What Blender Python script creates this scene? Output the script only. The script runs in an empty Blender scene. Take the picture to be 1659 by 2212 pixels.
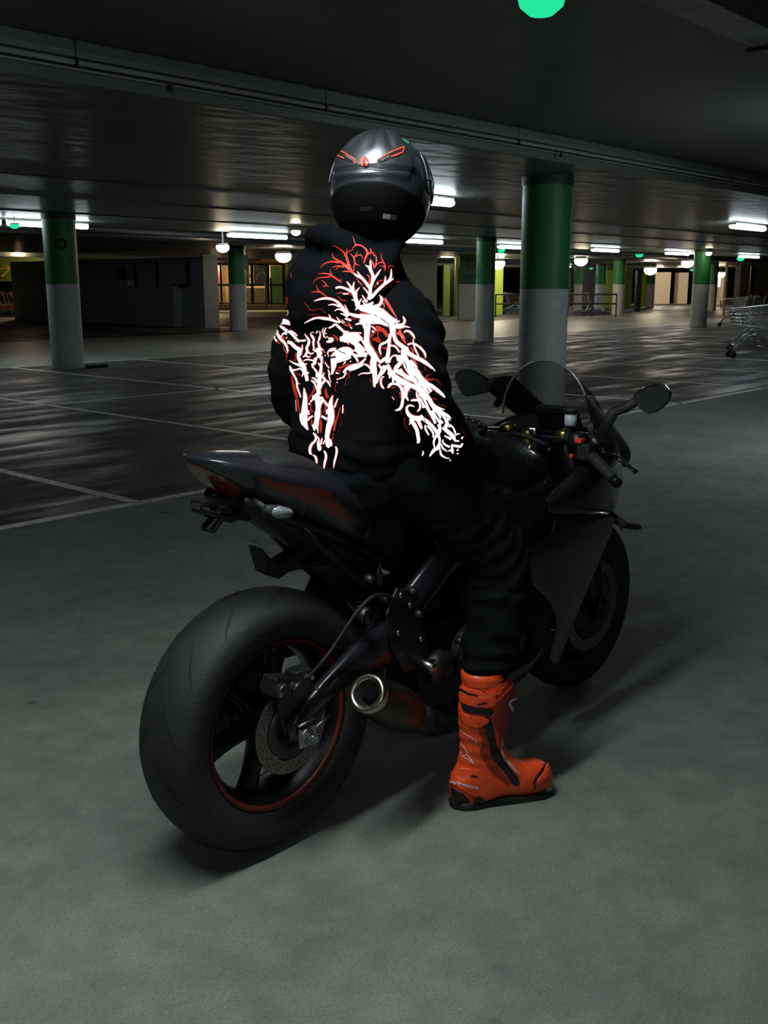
import bpy, bmesh, math, random
import numpy as np
from mathutils import Vector, Matrix, noise
from mathutils.bvhtree import BVHTree
random.seed(7)
SC = bpy.context.scene
COL = SC.collection
PI = math.pi
# ---------------------------------------------------------------- camera
IW, IH = 1659.0, 2212.0
FPX, HOR, YAW, HC = 2200.0, 614.0, math.radians(41.6), 1.38
PITCH = math.atan((IH/2-HOR)/FPX)
cam_d = bpy.data.cameras.new('camera')
cam = bpy.data.objects.new('camera', cam_d); COL.objects.link(cam)
cam.location = (0, 0, HC)
cam.rotation_euler = (PI/2-PITCH, 0, YAW-PI/2)
cam_d.sensor_fit = 'VERTICAL'; cam_d.sensor_height = 36.0; cam_d.lens = 36.0*FPX/IH
cam_d.clip_start = 0.05; cam_d.clip_end = 400
SC.camera = cam
# ---------------------------------------------------------------- exposure, world, flash
SC.view_settings.view_transform = 'Standard'; SC.view_settings.look = 'None'
SC.view_settings.exposure = 0.0; SC.view_settings.gamma = 1.0; SC.view_settings.use_curve_mapping = False
wd = bpy.data.worlds.new('world'); SC.world = wd; wd.use_nodes = True
bgn = wd.node_tree.nodes['Background']
bgn.inputs[0].default_value = (0.62, 0.85, 0.9, 1); bgn.inputs[1].default_value = 0.03
LAMP = 34.0      # strength of the ceiling battens
fl = bpy.data.lights.new('camera_flash', 'POINT'); fl.energy = 10.5; fl.shadow_soft_size = 0.03; fl.color = (.98, .98, 1)
flo = bpy.data.objects.new('camera_flash', fl); COL.objects.link(flo); flo.location = (0.02, -0.02, HC+.07)

# ---------------------------------------------------------------- camera-ray helpers (only used to measure places)
_fw = Vector((math.cos(YAW)*math.cos(PITCH), math.sin(YAW)*math.cos(PITCH), -math.sin(PITCH)))
_rt = Vector((math.sin(YAW), -math.cos(YAW), 0)); _up = _rt.cross(_fw); CP = Vector((0, 0, HC))
def ray(x, y): return (_fw*FPX+_rt*(x-IW/2)-_up*(y-IH/2)).normalized()
def G(x, y, z=0.0):
    d = ray(x, y); return CP+d*((z-HC)/d.z)
def AT(x, y, D):
    d = ray(x, y); return CP+d*(D/d.dot(_fw))

# ---------------------------------------------------------------- materials
MATS = {}
def mat(name, col, rough=.5, metal=0., var=.0, vscale=8., bump=0., bscale=60., spec=.5, coat=0., emis=None, estr=0., alpha=None, trans=0., sheen=0., col2=None):
    if name in MATS: return MATS[name]
    m = bpy.data.materials.new(name); m.use_nodes = True; nt = m.node_tree; b = nt.nodes['Principled BSDF']
    b.inputs['Base Color'].default_value = (*col, 1); b.inputs['Roughness'].default_value = rough
    b.inputs['Metallic'].default_value = metal; b.inputs['Specular IOR Level'].default_value = spec
    b.inputs['Coat Weight'].default_value = coat; b.inputs['Transmission Weight'].default_value = trans
    if sheen: b.inputs['Sheen Weight'].default_value = sheen
    if emis: b.inputs['Emission Color'].default_value = (*emis, 1); b.inputs['Emission Strength'].default_value = estr
    if alpha is not None: b.inputs['Alpha'].default_value = alpha
    tc = nt.nodes.new('ShaderNodeTexCoord')
    if var or col2:
        n = nt.nodes.new('ShaderNodeTexNoise'); n.inputs['Scale'].default_value = vscale; n.inputs['Detail'].default_value = 6
        nt.links.new(tc.outputs['Object'], n.inputs['Vector'])
        r = nt.nodes.new('ShaderNodeValToRGB'); r.color_ramp.elements[0].position = .3; r.color_ramp.elements[1].position = .72
        c2 = col2 or [min(1, c*(1+var)) for c in col]
        r.color_ramp.elements[0].color = (*[c*(1-var) for c in col], 1); r.color_ramp.elements[1].color = (*c2, 1)
        nt.links.new(n.outputs['Fac'], r.inputs['Fac']); nt.links.new(r.outputs['Color'], b.inputs['Base Color'])
    if bump:
        n2 = nt.nodes.new('ShaderNodeTexNoise'); n2.inputs['Scale'].default_value = bscale; n2.inputs['Detail'].default_value = 4
        nt.links.new(tc.outputs['Object'], n2.inputs['Vector'])
        bp_ = nt.nodes.new('ShaderNodeBump'); bp_.inputs['Strength'].default_value = bump; bp_.inputs['Distance'].default_value = .01
        nt.links.new(n2.outputs['Fac'], bp_.inputs['Height']); nt.links.new(bp_.outputs['Normal'], b.inputs['Normal'])
    MATS[name] = m; return m
def emit(name, col, s):
    if name in MATS: return MATS[name]
    m = bpy.data.materials.new(name); m.use_nodes = True; nt = m.node_tree; nt.nodes.clear()
    e = nt.nodes.new('ShaderNodeEmission'); e.inputs[0].default_value = (*col, 1); e.inputs[1].default_value = s
    o = nt.nodes.new('ShaderNodeOutputMaterial'); nt.links.new(e.outputs[0], o.inputs[0]); MATS[name] = m; return m

def floor_mat():
    m = bpy.data.materials.new('garage_floor'); m.use_nodes = True; nt = m.node_tree; N = nt.nodes; L = nt.links
    b = N['Principled BSDF']; tc = N.new('ShaderNodeTexCoord')
    sep = N.new('ShaderNodeSeparateXYZ'); L.new(tc.outputs['Object'], sep.inputs[0])
    def math_(op, a, c=None, c2=None):
        n = N.new('ShaderNodeMath'); n.operation = op
        for i, v in enumerate((a, c, c2)):
            if v is None: continue
            if isinstance(v, (int, float)): n.inputs[i].default_value = v
            else: L.new(v, n.inputs[i])
        return n.outputs[0]
    def nz(sc, det=8, rough=.55, vec=None):
        n = N.new('ShaderNodeTexNoise'); n.inputs['Scale'].default_value = sc; n.inputs['Detail'].default_value = det
        n.inputs['Roughness'].default_value = rough; L.new(vec or tc.outputs['Object'], n.inputs['Vector']); return n.outputs['Fac']
    def ramp(f, p0, p1, c0, c1):
        r = N.new('ShaderNodeValToRGB'); e = r.color_ramp.elements; e[0].position = p0; e[1].position = p1
        e[0].color = (*c0, 1); e[1].color = (*c1, 1); L.new(f, r.inputs['Fac']); return r.outputs['Color']
    def mix(f, a, c, mode='MIX'):
        n = N.new('ShaderNodeMix'); n.data_type = 'RGBA'; n.blend_type = mode
        if isinstance(f, (int, float)): n.inputs[0].default_value = f
        else: L.new(f, n.inputs[0])
        L.new(a, n.inputs[6]); L.new(c, n.inputs[7]); return n.outputs[2]
    # bays between Y 5.5 and 16.3 carry a dark sealed coat; the driving lanes are bare concrete
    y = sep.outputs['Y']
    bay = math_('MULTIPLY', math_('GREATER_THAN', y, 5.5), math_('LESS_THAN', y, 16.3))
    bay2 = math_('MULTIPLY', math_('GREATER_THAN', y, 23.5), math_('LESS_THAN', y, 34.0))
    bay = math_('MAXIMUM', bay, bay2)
    lane = ramp(nz(1.7), .32, .70, (.17, .195, .165), (.32, .355, .30))
    lane = mix(.5, lane, ramp(nz(150, 4, .7), .3, .7, (.10, .11, .10), (.34, .36, .32)))
    fine = ramp(nz(9, 9, .65), .3, .66, (.55, .57, .56), (1, 1, 1)); lane = mix(.7, lane, fine, 'MULTIPLY')
    vo = N.new('ShaderNodeTexVoronoi'); vo.inputs['Scale'].default_value = 3.1; L.new(tc.outputs['Object'], vo.inputs['Vector'])
    spots = ramp(vo.outputs['Distance'], .045, .085, (.22, .22, .22), (1, 1, 1)); sp2 = ramp(nz(2.3, 2), .44, .50, (1, 1, 1), (0, 0, 0))
    spots = mix(1., spots, sp2, 'LIGHTEN') if False else mix(.8, spots, sp2, 'SCREEN')
    lane = mix(.95, lane, spots, 'MULTIPLY')
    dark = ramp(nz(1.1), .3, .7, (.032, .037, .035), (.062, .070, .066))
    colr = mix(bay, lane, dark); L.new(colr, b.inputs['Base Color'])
    mp = N.new('ShaderNodeMapping'); mp.inputs['Scale'].default_value = (.35, 1.6, 1); L.new(tc.outputs['Object'], mp.inputs['Vector'])
    rb = N.new('ShaderNodeMapRange'); rb.inputs[1].default_value = .44; rb.inputs[2].default_value = .62; rb.inputs[3].default_value = .70; rb.inputs[4].default_value = .34
    L.new(nz(1.4, 7, .6, mp.outputs[0]), rb.inputs[0])
    far = math_('MINIMUM', 1.0, math_('MULTIPLY', math_('GREATER_THAN', y, 16.3), 1.0))
    rl = math_('SUBTRACT', .66, math_('MULTIPLY', far, .20))
    rr = N.new('ShaderNodeMix'); L.new(bay, rr.inputs[0]); L.new(rl, rr.inputs[2]); L.new(rb.outputs[0], rr.inputs[3]); L.new(rr.outputs[0], b.inputs['Roughness'])
    b.inputs['Specular IOR Level'].default_value = .15
    bu = N.new('ShaderNodeBump'); bu.inputs['Strength'].default_value = .25; bu.inputs['Distance'].default_value = .004
    L.new(nz(60, 6, .6), bu.inputs['Height'])
    bu2 = N.new('ShaderNodeBump'); bu2.inputs['Strength'].default_value = .11; bu2.inputs['Distance'].default_value = .02
    L.new(nz(5, 3, .5), bu2.inputs['Height']); L.new(bu.outputs[0], bu2.inputs['Normal']); L.new(bu2.outputs[0], b.inputs['Normal'])
    return m
def ceil_mat():
    m = bpy.data.materials.new('painted_soffit'); m.use_nodes = True; nt = m.node_tree; N = nt.nodes; L = nt.links
    b = N['Principled BSDF']; tc = N.new('ShaderNodeTexCoord')
    n = N.new('ShaderNodeTexNoise'); n.inputs['Scale'].default_value = .7; n.inputs['Detail'].default_value = 7; L.new(tc.outputs['Object'], n.inputs[0])
    r = N.new('ShaderNodeValToRGB'); r.color_ramp.elements[0].color = (.10, .112, .106, 1); r.color_ramp.elements[1].color = (.165, .18, .17, 1)
    L.new(n.outputs[0], r.inputs[0]); L.new(r.outputs[0], b.inputs['Base Color'])
    b.inputs['Roughness'].default_value = .40
    mp = N.new('ShaderNodeMapping'); mp.inputs['Scale'].default_value = (1.2, 2.2, 1); L.new(tc.outputs['Object'], mp.inputs[0])
    n2 = N.new('ShaderNodeTexNoise'); n2.inputs['Scale'].default_value = 1.6; n2.inputs['Detail'].default_value = 3; L.new(mp.outputs[0], n2.inputs[0])
    bu = N.new('ShaderNodeBump'); bu.inputs['Strength'].default_value = .35; bu.inputs['Distance'].default_value = .03; L.new(n2.outputs[0], bu.inputs['Height'])
    L.new(bu.outputs[0], b.inputs['Normal']); return m

# ---------------------------------------------------------------- mesh helpers
def new_obj(name, bm, m, parent=None, smooth=False, recalc=True):
    if recalc: bmesh.ops.recalc_face_normals(bm, faces=bm.faces)
    me = bpy.data.meshes.new(name); bm.to_mesh(me); bm.free()
    for k in (m if isinstance(m, (list, tuple)) else [m]): me.materials.append(k)
    if smooth:
        for p in me.polygons: p.use_smooth = True
    o = bpy.data.objects.new(name, me); COL.objects.link(o)
    if parent: o.parent = parent
    return o
def empty(name, loc=(0, 0, 0), rz=0.):
    o = bpy.data.objects.new(name, None); COL.objects.link(o); o.location = loc; o.rotation_euler = (0, 0, rz); o.empty_display_size = .1; return o
def tag(o, label=None, cat=None, group=None, kind=None):
    if label: o['label'] = label
    if cat: o['category'] = cat
    if group: o['group'] = group
    if kind: o['kind'] = kind
    return o
def mod_bevel(o, w=.004, seg=2, ang=35):
    b = o.modifiers.new('bevel', 'BEVEL'); b.width = w; b.segments = seg; b.limit_method = 'ANGLE'; b.angle_limit = math.radians(ang)
    return o
def mod_sub(o, n=1): s = o.modifiers.new('sub', 'SUBSURF'); s.levels = n; s.render_levels = n; return o
def mod_solid(o, t=.003, off=0.): s = o.modifiers.new('solid', 'SOLIDIFY'); s.thickness = t; s.offset = off; return o
def bx(bm, c, s, rot=None, mi=0):
    vs = []
    for i in (-1, 1):
        for j in (-1, 1):
            for k in (-1, 1):
                v = Vector((i*s[0]/2, j*s[1]/2, k*s[2]/2))
                if rot: v = rot @ v
                vs.append(bm.verts.new(v+Vector(c)))
    for f in ((0, 1, 3, 2), (4, 6, 7, 5), (0, 4, 5, 1), (2, 3, 7, 6), (0, 2, 6, 4), (1, 5, 7, 3)):
        fc = bm.faces.new([vs[i] for i in f]); fc.material_index = mi
def box_obj(name, lo, hi, m, parent=None, bev=0):
    bm = bmesh.new(); lo = Vector(lo); hi = Vector(hi); bx(bm, (lo+hi)/2, hi-lo); o = new_obj(name, bm, m, parent)
    if bev: mod_bevel(o, bev)
    return o
def tube(bm, pts, r, n=10, caps=True, mi=0, squash=None):
    """swept tube through pts; r a number or a list; squash scales one cross axis"""
    pts = [Vector(p) for p in pts]; k = len(pts); rs = r if isinstance(r, (list, tuple)) else [r]*k
    rings = []; prev = None
    for i, p in enumerate(pts):
        t = (pts[min(i+1, k-1)]-pts[max(i-1, 0)]).normalized()
        if prev is None:
            a = Vector((0, 0, 1)) if abs(t.z) < .9 else Vector((0, 1, 0)); u = a.cross(t).normalized()
        else:
            u = (prev-t*prev.dot(t)).normalized()
        prev = u; w = t.cross(u); ring = []
        for j in range(n):
            an = 2*PI*j/n; sx = squash if squash else 1
            ring.append(bm.verts.new(p+(u*math.cos(an)*rs[i]+w*math.sin(an)*rs[i]*sx)))
        rings.append(ring)
    for i in range(k-1):
        for j in range(n):
            f = bm.faces.new((rings[i][j], rings[i][(j+1) % n], rings[i+1][(j+1) % n], rings[i+1][j])); f.material_index = mi
    if caps:
        f = bm.faces.new(rings[0][::-1]); f.material_index = mi; f = bm.faces.new(rings[-1]); f.material_index = mi
def spline(pts, n=6):
    """Catmull-Rom through pts (any dimension), n steps per span"""
    P = [np.array(p, float) for p in pts]
    if len(P) < 3:
        return [P[0]+(P[-1]-P[0])*t/float(n) for t in range(n+1)]
    P = [2*P[0]-P[1]]+P+[2*P[-1]-P[-2]]; out = []
    for i in range(1, len(P)-2):
        for k in range(n):
            t = k/float(n); a, b, c, d = P[i-1], P[i], P[i+1], P[i+2]
            out.append(.5*((2*b)+(c-a)*t+(2*a-5*b+4*c-d)*t*t+(3*b-a-3*c+d)*t**3))
    out.append(P[-2]); return out
def lathe(bm, prof, n=64, axis='y', c=(0, 0, 0), mi=0, closed=False):
    """revolve prof [(radius, along)] about an axis through c"""
    c = Vector(c); rings = []
    for (rr, h) in prof:
        ring = []
        for j in range(n):
            a = 2*PI*j/n; ca, sa = math.cos(a)*rr, math.sin(a)*rr
            v = {'y': (ca, h, sa), 'z': (ca, sa, h), 'x': (h, ca, sa)}[axis]; ring.append(bm.verts.new(c+Vector(v)))
        rings.append(ring)
    K = len(prof)
    for i in range(K if closed else K-1):
        A, B = rings[i], rings[(i+1) % K]
        for j in range(n):
            f = bm.faces.new((A[j], A[(j+1) % n], B[(j+1) % n], B[j])); f.material_index = mi
    return rings
def loft(bm, secs, caps=True, mi=0, closed=True):
    """join cross-sections (lists of points, same count)"""
    R = [[bm.verts.new(Vector(p)) for p in s] for s in secs]; n = len(R[0])
    for i in range(len(R)-1):
        for j in range(n if closed else n-1):
            f = bm.faces.new((R[i][j], R[i][(j+1) % n], R[i+1][(j+1) % n], R[i+1][j])); f.material_index = mi
    if caps and closed:
        bm.faces.new(R[0][::-1]).material_index = mi; bm.faces.new(R[-1]).material_index = mi
    return R
def prism(bm, poly, axis_vec, mi=0):
    """extrude a 3-D polygon along a vector"""
    v = Vector(axis_vec); A = [bm.verts.new(Vector(p)) for p in poly]; B = [bm.verts.new(Vector(p)+v) for p in poly]; n = len(A)
    bm.faces.new(A).material_index = mi; bm.faces.new(B[::-1]).material_index = mi
    for j in range(n): bm.faces.new((A[j], A[(j+1) % n], B[(j+1) % n], B[j])).material_index = mi
def realize(o):
    """bake an object's modifiers into its mesh"""
    dg = bpy.context.evaluated_depsgraph_get(); dg.update()
    me = bpy.data.meshes.new_from_object(o.evaluated_get(dg)); o.modifiers.clear(); o.data = me; return o
def copy_tree(o, parent=None):
    c = o.copy(); COL.objects.link(c)
    if parent: c.parent = parent
    for ch in list(o.children): copy_tree(ch, c)
    return c
def text_bm(txt, size, bold=False, ext=.0008):
    """lettering as a mesh in the XY plane, centred"""
    cu = bpy.data.curves.new('txt', 'FONT'); cu.body = txt; cu.size = size; cu.extrude = ext; cu.align_x = 'CENTER'; cu.align_y = 'CENTER'
    if bold: cu.offset = size*.02
    o = bpy.data.objects.new('txt', cu); COL.objects.link(o)
    dg = bpy.context.evaluated_depsgraph_get(); dg.update()
    me = bpy.data.meshes.new_from_object(o.evaluated_get(dg)); bm = bmesh.new(); bm.from_mesh(me)
    bpy.data.objects.remove(o); bpy.data.meshes.remove(me); return bm

# ================================================================= THE SETTING
M_floor = floor_mat(); M_ceil = ceil_mat()
M_conc = mat('grey_concrete', (.20, .215, .21), .8, var=.22, vscale=2.5, bump=.3, bscale=40)
M_dconc = mat('dark_concrete', (.085, .095, .095), .8, var=.25, vscale=2.5, bump=.3, bscale=30)
M_line = mat('worn_white_line_paint', (.62, .63, .60), .5, var=.45, vscale=14)
M_black = mat('black_painted_steel', (.012, .013, .014), .5, var=.2)
M_steel = mat('galvanised_steel', (.30, .31, .30), .42, .8, var=.25, vscale=10)
M_pipe = mat('pale_painted_pipe', (.30, .31, .29), .35, 0., var=.15)
M_lampw = mat('white_lamp_housing', (.6, .6, .6), .4)
def S(name, o): o.name = name; tag(o, kind='structure'); return o
bm = bmesh.new(); vs = [bm.verts.new(p) for p in ((-14, -12, 0), (110, -12, 0), (110, 100, 0), (-14, 100, 0))]; bm.faces.new(vs)
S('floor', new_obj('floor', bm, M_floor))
# ceiling: high slab with lower painted bands over the parking bays
S('ceiling', box_obj('ceiling', (-14, -12, 2.74), (110, 100, 2.95), M_ceil))
nt_ = 0
def trim(o):
    global nt_
    nt_ += 1; return S('trim_%d' % nt_, o)
for (y0, y1) in ((-9.5, .35), (5.45, 17.9), (22.6, 35.0), (40.5, 99.)):
    trim(box_obj('b', (-13.9, y0, 2.5), (109.9, y1, 2.739), M_ceil, bev=.012))
# fine joints and edge battens on the soffit
for y in (10.15, 12.4, 15.1, 26.):
    trim(box_obj('j', (-13.5, y, 2.486), (109.5, y+.05, 2.499), M_black))
S('wall_back', box_obj('w', (-14, 100, 0), (110, 100.3, 2.74), M_dconc)); S('wall_right', box_obj('w', (110, -12, 0), (110.3, 100, 2.74), M_dconc))
S('wall_left', box_obj('w', (-14.3, -12, 0), (-14, 100, 2.74), M_dconc)); S('wall_front', box_obj('w', (-14, -12.3, 0), (110, -12, 2.74), M_dconc))
# painted parking lines
LW = .095
def line(x0, y0, x1, y1, w=LW):
    bm = bmesh.new(); a = Vector((x0, y0, .0015)); b = Vector((x1, y1, .0015)); d = (b-a).normalized(); n = Vector((-d.y, d.x, 0))*w/2
    k = max(1, int((b-a).length/1.0)); A = []; B = []
    for i in range(k+1):
        p = a+(b-a)*i/k; A.append(bm.verts.new(p+n)); B.append(bm.verts.new(p-n))
    for i in range(k): bm.faces.new((A[i], B[i], B[i+1], A[i+1]))
    trim(new_obj('line', bm, M_line))
line(-12, 5.62, 40, 5.10)
line(-12, 10.95, 44, 10.70, .08)
line(-12, 16.35, 44, 16.2, .08)
for k in range(-5, 16): line(3.76+2.53*k, 5.5 if k < 2 else 5.3, 3.76+2.53*k, 16.25, .085)
line(-12, 23.5, 60, 23.5, .1)
for k in range(0, 18): line(6+2.6*k, 23.5, 6+2.6*k, 28.5, .08)

# cable trays and pipes under the ceiling, running along the rows
def run(name, y, z, kind, x0=-13, x1=60):
    o = empty(name, (0, y, z))
    bm = bmesh.new()
    if kind == 'pipe':
        tube(bm, [(x0+i*(x1-x0)/20., 0, 0) for i in range(21)], .0155, 12)
        new_obj('pipe_run', bm, M_pipe, o, True)
        bm = bmesh.new(); bx(bm, ((x0+x1)/2, .035, .048), (x1-x0, .05, .034)); new_obj('trunking', bm, mat('grey_trunking', (.17, .18, .175), .5, 0., var=.1), o)
        bm = bmesh.new(); tube(bm, [(x0, .045, -.026), (x1, .045, -.026)], .007, 8); new_obj('thin_conduit', bm, M_pipe, o)
        xs = [G(172, 132, z).x, G(1130, 305, z).x, G(1597, 388, z).x]
        for x in xs+[xs[0]-2.7, xs[2]+4.6, xs[2]+9.3, (xs[0]+xs[1])/2-.2]:
            bm = bmesh.new(); tube(bm, [(x, -.01, .0), (x, -.01, 2.74-z)], .004, 6); bx(bm, (x, 0, 0), (.018, .045, .045)); new_obj('hanger', bm, M_black, o)
        for x in (G(335, 178, z).x, G(1198, 325, z).x, G(335, 178, z).x-3.3, G(1198, 325, z).x+5.6):
            bm = bmesh.new(); tube(bm, [(x, 0, 0), (x, 0, -.045)], .010, 8); tube(bm, [(x, 0, -.035), (x, 0, -.065)], .018, 8); new_obj('sprinkler_head', bm, M_black, o)
    if kind == 'tray':
        bm = bmesh.new()
        bx(bm, ((x0+x1)/2, 0, 0), (x1-x0, .22, .008)); bx(bm, ((x0+x1)/2, .11, .03), (x1-x0, .006, .06)); bx(bm, ((x0+x1)/2, -.11, .03), (x1-x0, .006, .06))
        new_obj('tray_channel', bm, M_steel, o)
        for k, yy in enumerate((-.07, -.03, .02, .06)):
            bm = bmesh.new(); tube(bm, [(x0+i*.8, yy+.006*math.sin(i*1.7+k), .02+.004*math.sin(i*2.3+k*2)) for i in range(int((x1-x0)/.8))], .012, 6); new_obj('cable', bm, M_black if k % 2 else M_pipe, o, True)
        for k in range(int((x1-x0)/1.5)):
            x = x0+.62+1.5*k; bm = bmesh.new(); tube(bm, [(x, -.13, -.02), (x, -.13, 2.74-z)], .005, 6); bx(bm, (x, 0, -.012), (.04, .28, .02)); tube(bm, [(x, .13, -.02), (x, .13, 2.74-z)], .005, 6); new_obj('hanger', bm, M_black, o)
    if kind == 'duct':
        bm = bmesh.new(); bx(bm, ((x0+x1)/2, 0, 0), (x1-x0, .5, .14)); new_obj('duct_run', bm, M_black, o)
        bm = bmesh.new(); tube(bm, [(x0, -.4, -.03), (x1, -.4, -.03)], .05, 10); new_obj('pipe_run', bm, M_black, o)
    return o
tag(run('pipe_run', 5.385, 2.60, 'pipe'), 'long pale pipe with trunking slung below the ceiling behind the helmet', 'pipe')
tag(run('cable_tray', 2.27, 2.60, 'tray', -4), 'hung steel cable tray crossing the top right corner of the ceiling', 'cable tray')
tag(run('air_duct', 19.3, 2.42, 'duct', -4, 60), 'black duct with a pipe under the ceiling behind the left column', 'duct')

# ================================================================= COLUMNS
def paint_mat(name, col, light):
    return mat(name, col, .42, var=light, vscale=3)
M_green = mat('green_column_paint', (.022, .20, .052), .5, var=.22, vscale=5)
M_white = mat('white_column_paint', (.50, .52, .515), .6, var=.12, vscale=9, bump=.15, bscale=50)
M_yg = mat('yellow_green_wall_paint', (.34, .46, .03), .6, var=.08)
def column(x, y, label, r=.26, hb=1.38, top=2.5, group=None):
    o = empty('concrete_column', (x, y, 0))
    bm = bmesh.new(); lathe(bm, [(0.001, 0), (r*1.0, 0), (r, .004), (r, .5), (r, .9), (r, hb)], 48, 'z'); new_obj('white_base', bm, M_white, o, True)
    bm = bmesh.new(); lathe(bm, [(r+.001, hb), (r+.001, hb+.5), (r+.001, top-.09)], 48, 'z'); new_obj('green_band', bm, M_green, o, True)
    bm = bmesh.new(); lathe(bm, [(r+.012, top-.09), (r+.012, top)], 48, 'z'); new_obj('top_band', bm, mat('dark_green_top', (.02, .04, .022), .6, var=.2), o, True)  # darker green ring around the column top
    tag(o, label, 'column', group); return o
column(9.72, 6.28, 'nearest big round column, green over white, standing right behind the windscreen', .265, 1.33)
c0 = column(9.42, 15.5, 'round column at the far left edge of the bays, green over white, with a faint round mark', .265)
bm = bmesh.new(); lathe(bm, [(.085, 0), (.085, .006), (.05, .006), (.05, 0)], 24, 'y', (0, 0, 0), closed=True)
mk = new_obj('round_mark', bm, mat('dark_green_mark', (.012, .05, .02), .6), c0, True); mk.location = (-.12, -.265, 2.02); mk.rotation_euler = (0, 0, -.45)
column(20.95, 15.25, 'round green and white column just left of the nearest big column', .235)
column(32.7, 15.05, 'round green and white column at the right beside the parked trolleys', .27)
c1 = column(20.6, 24.2, 'slim green and white column with a paper notice, in front of the shop doors', .26)
nb = box_obj('paper_notice', (-.10, -.012, -.21), (.10, 0, .21), mat('grey_notice_paper', (.22, .24, .27), .6, var=.3, vscale=9), c1, .002); nb.location = (.09, -.262, 2.02); nb.rotation_euler = (0, 0, -.1)
column(42.9, 23.7, 'round green and white column at the end of the trolley rail', .27)
column(42.6, 15.0, 'grey white column half cut off by the right edge of the photo', .24, 2.35)
column(53.6, 24.0, 'far green and white column between the trolleys and the right column', .25)
column(49.0, 29.5, 'distant column behind the trolley bay rail under a round lamp', .22)
column(58.0, 29.9, 'distant green and white column just right of the pale lit wall section', .27)
column(52.6, 30.2, 'distant green column beside the dark upright machine', .3)
# square pier with a letter
pr = empty('square_pier', tuple(G(1015, 691)), 0.)
bm = bmesh.new(); bx(bm, (0, .3, .69), (.86, .6, 1.38)); new_obj('white_base', bm, M_white, pr)
bm = bmesh.new(); bx(bm, (0, .3, 1.94), (.864, .604, 1.12)); new_obj('green_band', bm, mat('dull_green_paint', (.02, .09, .035), .5, var=.2), pr)
b_ = text_bm('G', .5, True); bmesh.ops.transform(b_, matrix=Matrix.Translation((0, -.01, 2.12)) @ Matrix.Rotation(PI/2, 4, 'X'), verts=b_.verts)
lt = new_obj('letter_sign', b_, mat('dark_lettering', (.008, .02, .012), .6), pr)
b_ = text_bm('LEVEL', .12, True); bmesh.ops.transform(b_, matrix=Matrix.Translation((0, -.01, 1.72)) @ Matrix.Rotation(PI/2, 4, 'X'), verts=b_.verts)
b_.free()
bm = bmesh.new(); bx(bm, (0, -.004, 1.70), (.5, .006, .05)); bx(bm, (-.05, -.004, 1.60), (.3, .006, .04)); new_obj('sign_underline', bm, MATS['dark_lettering'], pr)
tag(pr, 'square green and white pier marked with a dark letter G', 'pier')
pr.rotation_euler = (0, 0, -.78)

# ================================================================= LAMPS
M_tube = emit('cool_white_tube', (.86, .95, 1.0), LAMP)
M_warm = emit('warm_lamp_glow', (1.0, .84, .58), 38)
M_led = emit('green_indicator_glow', (.02, .85, .36), .95)
def batten(x0, x1, y, z, label, group=None, w=.13, m=None):
    o = empty('strip_lamp', ((x0+x1)/2, y, z)); l = x1-x0
    bm = bmesh.new(); bx(bm, (0, 0, .045), (l, w*.7, .04)); h = new_obj('housing', bm, M_lampw, o); mod_bevel(h, .006)
    bm = bmesh.new(); secs = []
    for i, x in enumerate((-l/2+.015, -l/2+.02, l/2-.02, l/2-.015)):
        k = .8 if i in (0, 3) else 1.
        secs.append([(x, math.cos(a)*w/2*k, max(-.045, math.sin(a)*.045*k)) for a in [2*PI*j/16 for j in range(16)]])
    loft(bm, secs); new_obj('diffuser', bm, m or M_tube, o, True)
    for s in (-1, 1):
        bm = bmesh.new(); tube(bm, [(s*l*.3, 0, .05), (s*l*.3, 0, (2.74 if (.35 < y < 5.45 or 17.9 < y < 22.6) else 2.5)-z-.002)], .012, 8); new_obj('bracket', bm, M_lampw, o)
    tag(o, label, 'ceiling lamp', group); return o
near = batten(.15, 1.65, 1.48, 2.40, 'white strip lamp on the ceiling above the rear of the motorcycle', w=.14, m=emit('bright_cool_tube', (.86, .955, .955), 58))
batten(8.4, 9.8, 2.5, 2.40, 'white strip lamp over the driving lane ahead of the motorcycle', w=.21)
batten(9.75, 10.95, 8.55, 2.41, 'bright white strip lamp directly right of the helmet', w=.16)
batten(18.55, 19.95, 8.0, 2.41, 'bright white strip lamp at the upper right edge of the photo', w=.16)
batten(9.3, 10.9, 16.95, 2.41, 'strip lamp running behind the left column', w=.1)
batten(8.0, 9.2, 16.95, 2.41, 'strip lamp left of the left column, beside the green indicator', w=.1)
batten(14.5, 16.2, 17.3, 2.40, 'long strip lamp left of the hood of the rider', w=.1)
batten(19.5, 20.9, 16.6, 2.41, 'strip lamp low beside the chin of the helmet', w=.12)
batten(28.3, 29.9, 16.6, 2.41, 'strip lamp beside the green indicator above the trolley rail', w=.12)
batten(33.0, 34.7, 16.5, 2.41, 'strip lamp touching the left of the right hand column', w=.12)
batten(38.6, 40.4, 16.3, 2.41, 'strip lamp at the right edge behind the trolleys', w=.12)
batten(24.2, 25.6, 17.2, 2.41, 'strip lamp half hidden behind the nearest big column', w=.1)
batten(44., 46.2, 32.5, 2.38, 'small distant strip lamp over the trolley bay', w=.14)
batten(50., 53.0, 32.5, 2.38, 'small distant strip lamp above the pale lit wall', w=.14)
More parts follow.
